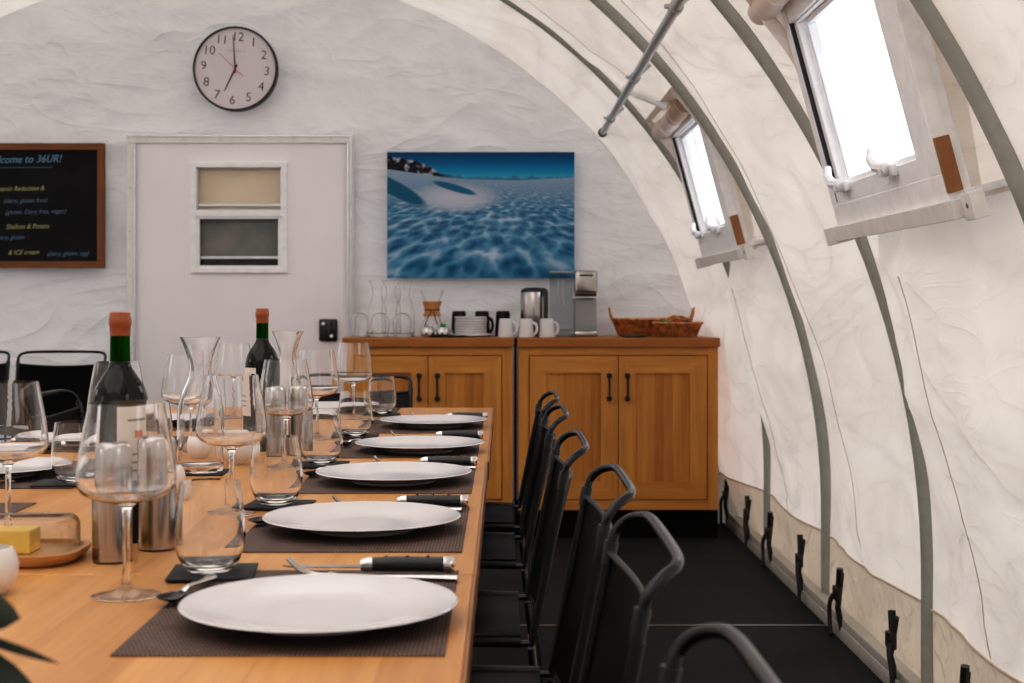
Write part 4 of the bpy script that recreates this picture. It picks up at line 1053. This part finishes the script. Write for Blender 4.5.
# small dark spoon / knife lying on the table centre
# --- leafy sprig in a pot, front left
pl = thing('potted_plant', 'dark green leafy plant at the near end of the table', 'plant', (-0.497, 1.02, TZ))
bm = B(); lathe(bm, [(0, 0), (0.035, 0), (0.040, 0.004), (0.052, 0.08), (0.052, 0.085), (0.048, 0.085), (0.046, 0.078), (0, 0.078)], 32); bmesh.ops.recalc_face_normals(bm, faces=bm.faces); obj('pot', bm, M['pot'], pl)
bm = B(); lathe(bm, [(0, 0.080), (0.0465, 0.079)], 24); obj('soil', bm, M['soil'], pl)
def leaf(bm, base, tip, width, droop=0.0, side=None):
    b0, t0 = Vector(base), Vector(tip); d = (t0 - b0); n = 8
    s = d.cross(Vector((0, 0, 1))).normalized(); up = s.cross(d).normalized(); rows = []
    if side: s = Vector(side); s = (s - d.normalized() * s.dot(d.normalized())).normalized(); up = s.cross(d).normalized()
    for k in range(n + 1):
        f = k / n; c = b0 + d * f + up * (math.sin(PI * f) * d.length * 0.12) + Vector((0, 0, -droop * f * f))
        w = width * math.sin(PI * min(1, f * 0.96 + 0.04)) ** 0.8 / 2
        rows.append([bm.verts.new(c - s * w + up * w * 0.3), bm.verts.new(c), bm.verts.new(c + s * w + up * w * 0.3)])
    for a, b_ in zip(rows, rows[1:]):
        for j in range(2): bm.faces.new((a[j], a[j + 1], b_[j + 1], b_[j]))
stems = [(0.05, 0.0, 0.15), (0.03, -0.05, 0.13), (-0.03, 0.04, 0.19), (-0.05, -0.03, 0.15), (0.0, 0.0, 0.21), (0.10, -0.06, 0.09)]
bm = B()
for s in stems: tube(bm, catmull([(0, 0, 0.078), (s[0] * 0.4, s[1] * 0.4, s[2] * 0.7), s], 4), 0.0022, 6)
obj('stem', bm, M['leaf'], pl)
bm = B(); rnd = random.Random(5)
for s in stems:
    for k in range(7):
        f = 0.45 + 0.55 * k / 6; c = Vector(s) * f; c.z = 0.08 + (s[2] - 0.08) * f; a = rnd.random() * 2 * PI; l = 0.045 + 0.03 * rnd.random()
        leaf(bm, c, c + Vector((math.cos(a) * l, math.sin(a) * l, 0.012 * rnd.uniform(-1, 1.5))), 0.022, 0.01)
leaf(bm, (0.085, -0.02, 0.135), (0.158, -0.02, 0.118), 0.034, 0.0, (0, 0.4, 1))
leaf(bm, (0.10, -0.02, 0.115), (0.186, -0.02, 0.090), 0.007, 0.004, (0, 0.4, 1))
leaf(bm, (0.08, -0.03, 0.105), (0.180, -0.03, 0.052), 0.050, 0.0, (0, 0.5, 1))
leaf(bm, (0.09, -0.05, 0.085), (0.185, -0.04, 0.030), 0.055, 0.0, (0, 0.5, 1))
leaf(bm, (0.07, -0.06, 0.10), (0.150, -0.05, 0.075), 0.045, 0.0, (0, 0.5, 1))
obj('leaves', bm, M['leaf'], pl)

# ------------------------------------------------------------------ chairs
def make_chair():
    t = thing('dining_chair', '', 'chair', (0, 0, 0), 0, 'black sling dining chairs')
    TR = 0.0064; HY = 0.20
    # posts and hoop (back leans to +x)
    zt0 = 0.787; xt = 0.150
    half = [(0.088, -HY, 0.475), (0.108, -HY, 0.575), (0.129, -HY, 0.680), (xt - 0.002, -HY, 0.780), (xt + 0.006, -HY, 0.803), (0.170, -HY + 0.008, 0.8165), (0.185, -HY + 0.030, 0.8235), (0.191, -HY + 0.070, 0.826), (0.192, -0.05, 0.827)]
    path = catmull(half + [(p[0], -p[1], p[2]) for p in reversed(half)], 5)
    bm = B(); tube(bm, path, TR, 12); obj('back_frame', bm, M['chairtube'], t)
    for s in (-1, 1):
        bm = B(); d = Vector((0.062, 0, 0.312)).normalized(); p = Vector((xt - 0.003, s * HY, zt0 - 0.008))
        tube(bm, [p - d * 0.012, p + d * 0.008], 0.0092, 14); tube(bm, [p - d * 0.022, p - d * 0.012], 0.0086, 14)
        obj('clip', bm, M['rubber'], t)
    # sling back with a sleeve wrapped round each post
    bm = B(); rows = []; nz, ny = 14, 16
    for i in range(nz + 1):
        f = i / nz; z = 0.492 + (zt0 - 0.012 - 0.492) * f; xb = 0.090 + (z - 0.492) / (zt0 - 0.492) * (xt - 0.090); row = []
        for j in range(ny + 1):
            g = j / ny * 2 - 1; sag = (1 - g * g) * (0.014 + 0.010 * f)
            row.append(bm.verts.new((xb + sag - 0.0 , g * (HY + 0.006), z - (1 - g * g) * 0.012 * f)))
        rows.append(row)
    for a, b_ in zip(rows, rows[1:]):
        for j in range(ny): bm.faces.new((a[j], a[j + 1], b_[j + 1], b_[j]))
    bmesh.ops.solidify(bm, geom=list(bm.faces), thickness=0.006)
    for s in (-1, 1): tube(bm, [(0.0920, s * HY, 0.495), (xt - 0.0060, s * HY, zt0 - 0.032)], 0.0080, 12)
    tube(bm, [(xt - 0.006 + (1 - g * g) * 0.024, g * HY, zt0 - 0.013 - (1 - g * g) * 0.012) for g in [k / 8 - 1 for k in range(17)]], 0.0042, 8)
    obj('backrest', bm, M['chairfab'], t)
    # seat sling and rails
    bm = B(); rows = []
    for i in range(13):
        f = i / 12; x = 0.070 - 0.40 * f; row = []
        for j in range(13):
            g = j / 12 * 2 - 1; sag = (1 - g * g) * 0.022
            row.append(bm.verts.new((x, g * (HY + 0.005), 0.492 + 0.008 * f - sag + 0.004 * math.sin(9 * x + 5 * g))))
        rows.append(row)
    for a, b_ in zip(rows, rows[1:]):
        for j in range(12): bm.faces.new((a[j], a[j + 1], b_[j + 1], b_[j]))
    bmesh.ops.solidify(bm, geom=list(bm.faces), thickness=0.006)
    for s in (-1, 1): tube(bm, [(0.070, s * HY, 0.482), (-0.33, s * HY, 0.490)], 0.0105, 12)
    obj('seat', bm, M['chairfab'], t)
    bm = B()
    for s in (-1, 1): tube(bm, fillet([(0.088, s * HY, 0.480), (0.05, s * HY, 0.478), (-0.35, s * HY, 0.490)], 0.02), TR, 10)
    tube(bm, [(-0.345, -HY, 0.455), (-0.345, HY, 0.455)], 0.010, 10); tube(bm, [(0.096, -HY, 0.40), (0.096, HY, 0.40)], 0.008, 10)
    obj('seat_frame', bm, M['chairtube'], t)
    for s in (-1, 1):
        bm = B(); tube(bm, fillet([(0.088, s * HY, 0.470), (0.096, s * HY, 0.40), (0.150, s * HY, 0.004)], 0.03), TR, 10); obj('leg', bm, M['chairtube'], t)
        bm = B(); tube(bm, fillet([(-0.340, s * HY, 0.485), (-0.350, s * HY, 0.40), (-0.375, s * HY, 0.004)], 0.03), TR, 10); obj('leg', bm, M['chairtube'], t)
    return t
cl = [(-0.040, 4.06), (-0.040, 3.50), (-0.038, 2.75), (-0.010, 2.14), (-0.010, 1.61), (-0.008, 0.985)]
on = ['first', 'second', 'third', 'fourth', 'fifth', 'sixth']
for i, (x, y) in enumerate(cl):
    inst('chair', make_chair, (x, y, 0), 0, 'black sling chair with looped tube back, %s in the row counting from the oak cabinets' % on[i])
inst('chair', make_chair, (-1.14, 4.12, 0), PI, 'black sling chair at the corner of the table on the door side')
inst('chair', make_chair, (-0.53, 4.94, 0), PI / 2, 'black sling chair at the head of the table before the cabinets')
cw1 = inst('chair', make_chair, (-2.035, 6.40, 0), PI / 2, 'black sling chair standing against the wall beneath the chalkboard corner')
cw2 = inst('chair', make_chair, (-2.487, 6.42, 0), PI / 2, 'black sling chair against the wall, only its top corner showing under the chalkboard')

for c_ in (cw1, cw2): c_.scale = (1.04, 1.0, 1.045)
# ------------------------------------------------------------------ things on the counter
def upturned_bm():
    out = [(0.033, 0.0), (0.041, 0.03), (0.045, 0.06), (0.042, 0.085), (0.030, 0.105), (0.012, 0.114), (0.0, 0.115)]
    inn = [(0.0, 0.112), (0.012, 0.1115), (0.029, 0.103), (0.0405, 0.084), (0.0437, 0.06), (0.0397, 0.03), (0.0318, 0.0)]
    bm = B(); lathe(bm, smoothprof(out, 3) + smoothprof(inn, 3) + [(0.033, 0.0)], 32); bmesh.ops.remove_doubles(bm, verts=bm.verts, dist=1e-5); bmesh.ops.recalc_face_normals(bm, faces=bm.faces); return bm
for i, (px, y) in enumerate(((360, 6.66), (380, 6.62), (402, 6.65))):
    single('upturned_tumbler', upturned_bm, 'glass', 'tumbler', 'upturned tumblers on the counter', (wx(px, y), y, CT), 'clear tumbler turned upside down on the counter, %s counting from the door' % on[i])
def counter_carafe_bm():
    return carafe_bm()
for i, (px, y) in enumerate(((377, 6.78), (391, 6.88), (405, 6.78))):
    o = dup(protos['carafe'], (wx(px, y), y, CT), None, 'clear glass carafe standing on the counter, %s counting from the door' % on[i], 'glass carafes on the counter'); 
# pour-over coffee maker
yk = 6.74; cm = thing('pour_over_brewer', 'hourglass glass coffee brewer with a wooden collar on the counter', 'coffee maker', (wx(432, yk), yk, CT))
zs = lambda p: [(a, b * 1.1 + (0.012 if b > 0.05 else 0)) for a, b in p]
out = zs([(0, 0), (0.045, 0), (0.055, 0.01), (0.055, 0.03), (0.042, 0.06), (0.024, 0.095), (0.024, 0.115), (0.040, 0.15), (0.056, 0.19)])
inn = zs([(0.0545, 0.19), (0.0385, 0.15), (0.0225, 0.115), (0.0225, 0.095), (0.040, 0.06), (0.053, 0.03), (0.053, 0.012), (0.044, 0.003), (0, 0.003)])
bm = B(); lathe(bm, smoothprof(out, 3) + smoothprof(inn, 3), 36); bmesh.ops.recalc_face_normals(bm, faces=bm.faces); obj('glass_body', bm, M['glass'], cm)
bm = B(); lathe(bm, [(0.0445, 0.157), (0.0245, 0.112), (0.0245, 0.098), (0.040, 0.074)][::-1] + [(0.047, 0.157), (0.0445, 0.157)], 28)
lathe(bm, [(0.047, 0.157), (0.036, 0.118), (0.036, 0.098), (0.044, 0.074), (0.040, 0.074)], 28); bmesh.ops.scale(bm, vec=(1, 1, 0.85), verts=bm.verts); bmesh.ops.translate(bm, vec=(0, 0, 0.034), verts=bm.verts); obj('collar', bm, M['collar'], cm)
bm = B(); tube(bm, [(math.cos(a) * 0.038, math.sin(a) * 0.038, 0.128) for a in [2 * PI * k / 20 for k in range(20)]], 0.003, 6, closed=True)
tube(bm, catmull([(0.0, -0.04, 0.128), (-0.025, -0.05, 0.07), (-0.045, -0.062, 0.012)], 4), 0.0025, 6); tube(bm, catmull([(0.01, -0.04, 0.128), (0.02, -0.05, 0.08), (0.03, -0.055, 0.06)], 4), 0.0025, 6)
obj('leather_tie', bm, M['leather'], cm)
# little lidded pots on a dark tray
ty = 6.60; bm = B(); lathe(bm, [(0, 0.0), (0.088, 0.0), (0.1, 0.004), (0.102, 0.010), (0.098, 0.010), (0.09, 0.006), (0, 0.005)], 40); bmesh.ops.scale(bm, vec=(0.9, 0.42, 1), verts=bm.verts)
bmesh.ops.recalc_face_normals(bm, faces=bm.faces)
tr = obj('serving_tray', bm, M['blackmug'], loc=(wx(447, ty), ty, CT)); tag(tr, 'black oval tray under the small steel pots on the counter', 'tray')
def pot(px, y, label, green):
    t = thing('sugar_pot', label, 'pot', (wx(px, y), y, CT + 0.0052), 0, 'small steel pots on the black tray')
    bm = B(); lathe(bm, smoothprof([(0, 0.0), (0.026, 0.0), (0.031, 0.006), (0.032, 0.025), (0.029, 0.034)], 3) + [(0.0, 0.034)], 28); bmesh.ops.recalc_face_normals(bm, faces=bm.faces); obj('body', bm, M['steelbright'], t)
    bm = B(); lathe(bm, smoothprof([(0.030, 0.0345), (0.026, 0.042), (0.012, 0.046), (0, 0.047)], 3), 28)
    if green: box(bm, (0, 0, 0.052), (0.026, 0.014, 0.012), 0.002, mi=1)
    else: lathe(bm, [(0, 0.056), (0.005, 0.053), (0.003, 0.046)], 12)
    obj('lid', bm, None, t, mats=[M['steelbright'], M['green']])
    bm = B(); tube(bm, catmull([(0.030, 0, 0.028), (0.043, 0, 0.026), (0.043, 0, 0.012), (0.031, 0, 0.008)], 3), 0.0025, 6); obj('handle', bm, M['steelbright'], t)
pot(427.5, 6.60, 'small steel lidded pot in front of the wooden-collared brewer', False)
pot(443, 6.60, 'small steel pot with green packets, beside the stacked white plates', True)
# mugs
def mug(mat, label, cat_group, px, y, rz, key):
    def mk():
        t = thing('mug', '', 'mug', (0, 0, 0), 0, cat_group)
        bm = B(); lathe(bm, [(0.036, 0), (0.0385, 0.002), (0.031, 0.082), (0.028, 0.088), (0, 0.088)] if key == 'wm' else [(0.038, 0), (0.040, 0.003), (0.033, 0.092), (0.028, 0.097), (0, 0.097)], 32)
        lathe(bm, [(0.036, 0), (0.029, 0.08), (0, 0.08)], 32); bmesh.ops.recalc_face_normals(bm, faces=bm.faces); obj('body', bm, M[mat], t)
        bm = B(); tube(bm, catmull([(0.031, 0, 0.070), (0.048, 0, 0.062), (0.054, 0, 0.042), (0.048, 0, 0.022), (0.036, 0, 0.014)], 4), 0.0048, 8, flat=1.5, up=(0, 1, 0)); obj('handle', bm, M[mat], t)
        return t
    o = inst(key, mk, (wx(px, y), y, CT), rz, label)
    if key == 'bm': o.scale = (1, 1, 1.25)

for i, (px, y) in enumerate(((507, 6.60), (527, 6.60), (548, 6.60))):
    mug('china', 'white mug turned upside down at the counter edge, %s counting from the stacked plates' % on[i], 'white mugs', px - 1, y, -0.35, 'wm')
for i, (px, y, rz) in enumerate(((459, 6.862, 1.9), (482, 6.862, 0.3), (503, 6.862, 1.6))):
    mug('blackmug', 'black mug turned upside down behind the plates, %s counting from the brewer' % on[i], 'black mugs', px, y, rz, 'bm')
# plate stack
def splate_bm(R):
    bm = B(); lathe(bm, [(0, 0), (R * 0.6, 0), (R * 0.65, 0.002), (R, 0.0075), (R, 0.0168), (R * 0.66, 0.006), (0, 0.005)], 40); bmesh.ops.recalc_face_normals(bm, faces=bm.faces); return bm
sy = 6.71
o = obj('large_plate', splate_bm(0.108), M['china'], loc=(wx(471, sy), sy, CT)); tag(o, 'wide white plate at the bottom of the plate stack on the counter', 'plate')
bm0 = None
for k in range(7):
    lab = 'small white plate in the counter stack, %s from its top' % (['seventh', 'sixth', 'fifth', 'fourth', 'third', 'second', 'first'][k])
    z = CT + 0.0065 + k * 0.0122
    if k == 0: sp = obj('side_plate', splate_bm(0.076), M['china'], loc=(wx(471, sy), sy, z)); tag(sp, lab, 'plate', 'stacked white side plates')
    else: dup(sp, (wx(471, sy) + random.uniform(-.002, .002), sy, z), label=lab)
# steel urn / kettle
ky = 6.76; k = thing('insulated_jug', 'brushed steel cylindrical jug with a black lid behind the white mugs', 'jug', (wx(534.5, ky), ky, CT))
bm = B(); lathe(bm, [(0, 0.002), (0.064, 0.002), (0.066, 0.006), (0.067, 0.205), (0.065, 0.212)], 44); obj('body', bm, M['steel'], k)
bm = B(); lathe(bm, [(0.066, 0.211), (0.064, 0.222), (0.050, 0.231), (0, 0.234)], 40); obj('lid', bm, M['rubber'], k)
bm = B(); tube(bm, fillet([(0.040, -0.052, 0.215), (0.050, -0.075, 0.195), (0.050, -0.075, 0.03), (0.040, -0.053, 0.012)], 0.02), 0.010, 10); obj('handle', bm, M['rubber'], k)
# coffee machine with water tank
my = 6.80; cmx = wx(573, my)
mc = thing('coffee_machine', 'grey and steel single-serve coffee machine with a clear water tank', 'coffee machine', (cmx, my, CT))
def mxp(px): return wx(px, my) - cmx
def mzp(py): return wz(py, my) - CT
bm = B(); a, b_ = mxp(574), mxp(596.5)
box(bm, ((a + b_) / 2, 0.04, (mzp(300)) / 2 + 0.01), (b_ - a, 0.10, mzp(300) - 0.0), 0.008); obj('housing', bm, M['greyplastic'], mc, False)
bm = B(); box(bm, ((a + b_) / 2, -0.005, (mzp(270.5) + mzp(294)) / 2), (b_ - a + 0.003, 0.15, mzp(270.5) - mzp(294)), 0.016, 4); obj('brew_head', bm, M['steel'], mc)
bm = B(); box(bm, ((a + b_) / 2, -0.083, mzp(275.5)), (0.064, 0.008, 0.008), 0.002); box(bm, ((a + b_) / 2, -0.0, mzp(295)), (b_ - a - 0.008, 0.12, 0.014), 0.002); obj('control_strip', bm, M['rubber'], mc)
bm = B(); box(bm, ((a + b_) / 2, -0.02, 0.014), (b_ - a + 0.003, 0.16, 0.026), 0.006); obj('drip_tray', bm, M['steel'], mc)
bm = B(); a2, b2 = mxp(550), mxp(572.5)
box(bm, ((a2 + b2) / 2, 0.02, (mzp(273) + 0.018) / 2), (b2 - a2, 0.12, mzp(273) - 0.02), 0.014, 3); obj('water_tank', bm, M['tank'], mc)
bm = B(); box(bm, ((a2 + b2) / 2, 0.02, 0.009), (b2 - a2, 0.13, 0.018), 0.004); obj('tank_base', bm, M['greyplastic'], mc)
bm = B(); box(bm, ((a2 + b2) / 2, 0.02, mzp(273) + 0.004), (b2 - a2, 0.122, 0.010), 0.004); obj('tank_lid', bm, M['greyplastic'], mc)
bm = B()
for px in (558.5, 563): tube(bm, [(mxp(px), 0.0, mzp(305)), (mxp(px), 0.0, mzp(280))], 0.005, 8)
obj('water_tube', bm, M['chinamat'], mc)
# baskets
def basket(label, px0, px1, ptop, y, d, h, cat='basket', loops='ends', rz=0):
    X0, X1 = wx(px0, y), wx(px1, y); w = (X1 - X0) / 2; cx_ = (X0 + X1) / 2
    t = thing('wicker_basket', label, 'basket', (cx_, y, CT), rz)
    bm = B(); base, wall = rrect(bm, w * 0.80, d * 0.80, 0.03, 0.003, h, -w * 0.20 if w * .2 < .03 else -0.03)
    bm.faces.new(list(reversed(base)))
    bmesh.ops.solidify(bm, geom=list(bm.faces), thickness=0.005); obj('bowl', bm, M['wicker'], t)
    ring = []
    ww, dd = w * 0.80 + min(w * .2, .03), d * 0.80 + min(w * .2, .03)
    for cx2, cy2, a in ((ww - 0.03, dd - 0.03, 0), (-ww + 0.03, dd - 0.03, PI / 2), (-ww + 0.03, -dd + 0.03, PI), (ww - 0.03, -dd + 0.03, 3 * PI / 2)):
        for k_ in range(7): ring.append((cx2 + 0.03 * math.cos(a + PI / 2 * k_ / 6), cy2 + 0.03 * math.sin(a + PI / 2 * k_ / 6), h + 0.002 * (k_ % 2)))
    bm = B(); tube(bm, ring, 0.0058, 8, closed=True); obj('rim', bm, M['wicker'], t)
    if loops == 'ends':
        for s in (-1, 1):
            bm = B(); tube(bm, catmull([(s * ww, -0.035, h - 0.005), (s * (ww + 0.010), -0.028, h + 0.035), (s * (ww + 0.014), 0, h + 0.055), (s * (ww + 0.010), 0.028, h + 0.035), (s * ww, 0.035, h - 0.005)], 5), 0.0045, 8); obj('handle', bm, M['wicker'], t)
    else:
        for s in (-1, 1):
            bm = B(); tube(bm, catmull([(-0.055, s * dd, h - 0.003), (-0.035, s * (dd + 0.003), h + 0.022), (0, s * (dd + 0.004), h + 0.032), (0.035, s * (dd + 0.003), h + 0.022), (0.055, s * dd, h - 0.003)], 5), 0.0045, 8); obj('handle', bm, M['wicker'], t)
    return t, cx_
basket('long brown wicker basket with upright end loops at the back of the counter', 610, 693, 318, 6.84, 0.060, 0.082, loops='ends')
bt2, bcx = basket('small brown wicker basket of tea packets in front of the longer basket', 654, 701, 321, 6.66, 0.065, 0.066, loops='sides')
for nm, mt, dx, dy, w_, lab in (('tea_packet', 'green', -0.050, 0.0, 0.045, 'green tea packet in the front wicker basket'), ('tea_packet', 'red', -0.004, 0.0, 0.030, 'red tea packet in the front wicker basket'), ('tea_packet', 'rubber', 0.040, 0.0, 0.045, 'black tea packet in the front wicker basket')):
    bm = B(); box(bm, (0, 0, 0.033), (w_, 0.060, 0.072), 0.004)
    box(bm, (0, 0, 0.0692), (w_ * 0.8, 0.030, 0.0012), 0.0)
    o = obj(nm, bm, M[mt], smooth=False, loc=(bcx + dx, 6.66 + dy, CT + 0.0095)); tag(o, lab, 'packet', 'tea packets')
    o.rotation_euler = (0, 0, 0.1)
bm = B(); lathe(bm, smoothprof([(0, 0), (0.045, 0), (0.054, 0.004), (0.054, 0.010), (0.046, 0.015), (0, 0.017)], 2), 32); bmesh.ops.scale(bm, vec=(1.05, 0.6, 0.8), verts=bm.verts); bmesh.ops.recalc_face_normals(bm, faces=bm.faces)
o = obj('black_dish', bm, M['rubber'], loc=(wx(634, 6.60), 6.60, CT)); tag(o, 'flat black dish lying in front of the long wicker basket', 'dish')

# ------------------------------------------------------------------ light
w = bpy.data.worlds.new('daylight'); sc.world = w; w.use_nodes = True; nt = w.node_tree
bg = nt.nodes['Background']
tc = N(nt, 'ShaderNodeTexCoord'); sx = N(nt, 'ShaderNodeSeparateXYZ'); L(nt, tc.outputs['Generated'], sx.inputs[0])
r = ramp(nt, math_(nt, 'ADD', math_(nt, 'MULTIPLY', sx.outputs[2], 0.5), 0.5), [(0.0, (0.40, 0.41, 0.44)), (0.48, (0.62, 0.64, 0.69)), (0.55, (0.85, 0.87, 0.92)), (1.0, (1.0, 1.0, 1.02))])
L(nt, r.outputs[0], bg.inputs['Color']); bg.inputs['Strength'].default_value = 3.15
# ------------------------------------------------------------------ camera
cam = bpy.data.cameras.new('camera'); co = bpy.data.objects.new('camera', cam); link(co)
co.location = (0, 0, HC); co.rotation_euler = (PI / 2, 0, 0)
cam.sensor_width = 36; cam.lens = 36 * F / 1024
cam.shift_x = (512 - VX) / 1024; cam.shift_y = -(341.5 - VY) / 1024
cam.dof.use_dof = True; cam.dof.focus_distance = 2.9; cam.dof.aperture_fstop = 8.0
cam.clip_start = 0.05
sc.camera = co
sc.view_settings.view_transform = 'Standard'; sc.view_settings.exposure = 0.04
vs_ = sc.view_settings; vs_.use_curve_mapping = True; cm_ = vs_.curve_mapping; c_ = cm_.curves[3]
for p_ in ((0.03, 0.019), (0.12, 0.100), (0.40, 0.405), (0.70, 0.735)): c_.points.new(*p_)
cm_.update()
try:
    c = sc.cycles; c.max_bounces = 14; c.diffuse_bounces = 5; c.glossy_bounces = 5; c.transmission_bounces = 14; c.transparent_max_bounces = 12
    c.caustics_refractive = True; c.caustics_reflective = False; c.sample_clamp_indirect = 6; c.blur_glossy = 0.5; c.use_denoising = True
except Exception: pass
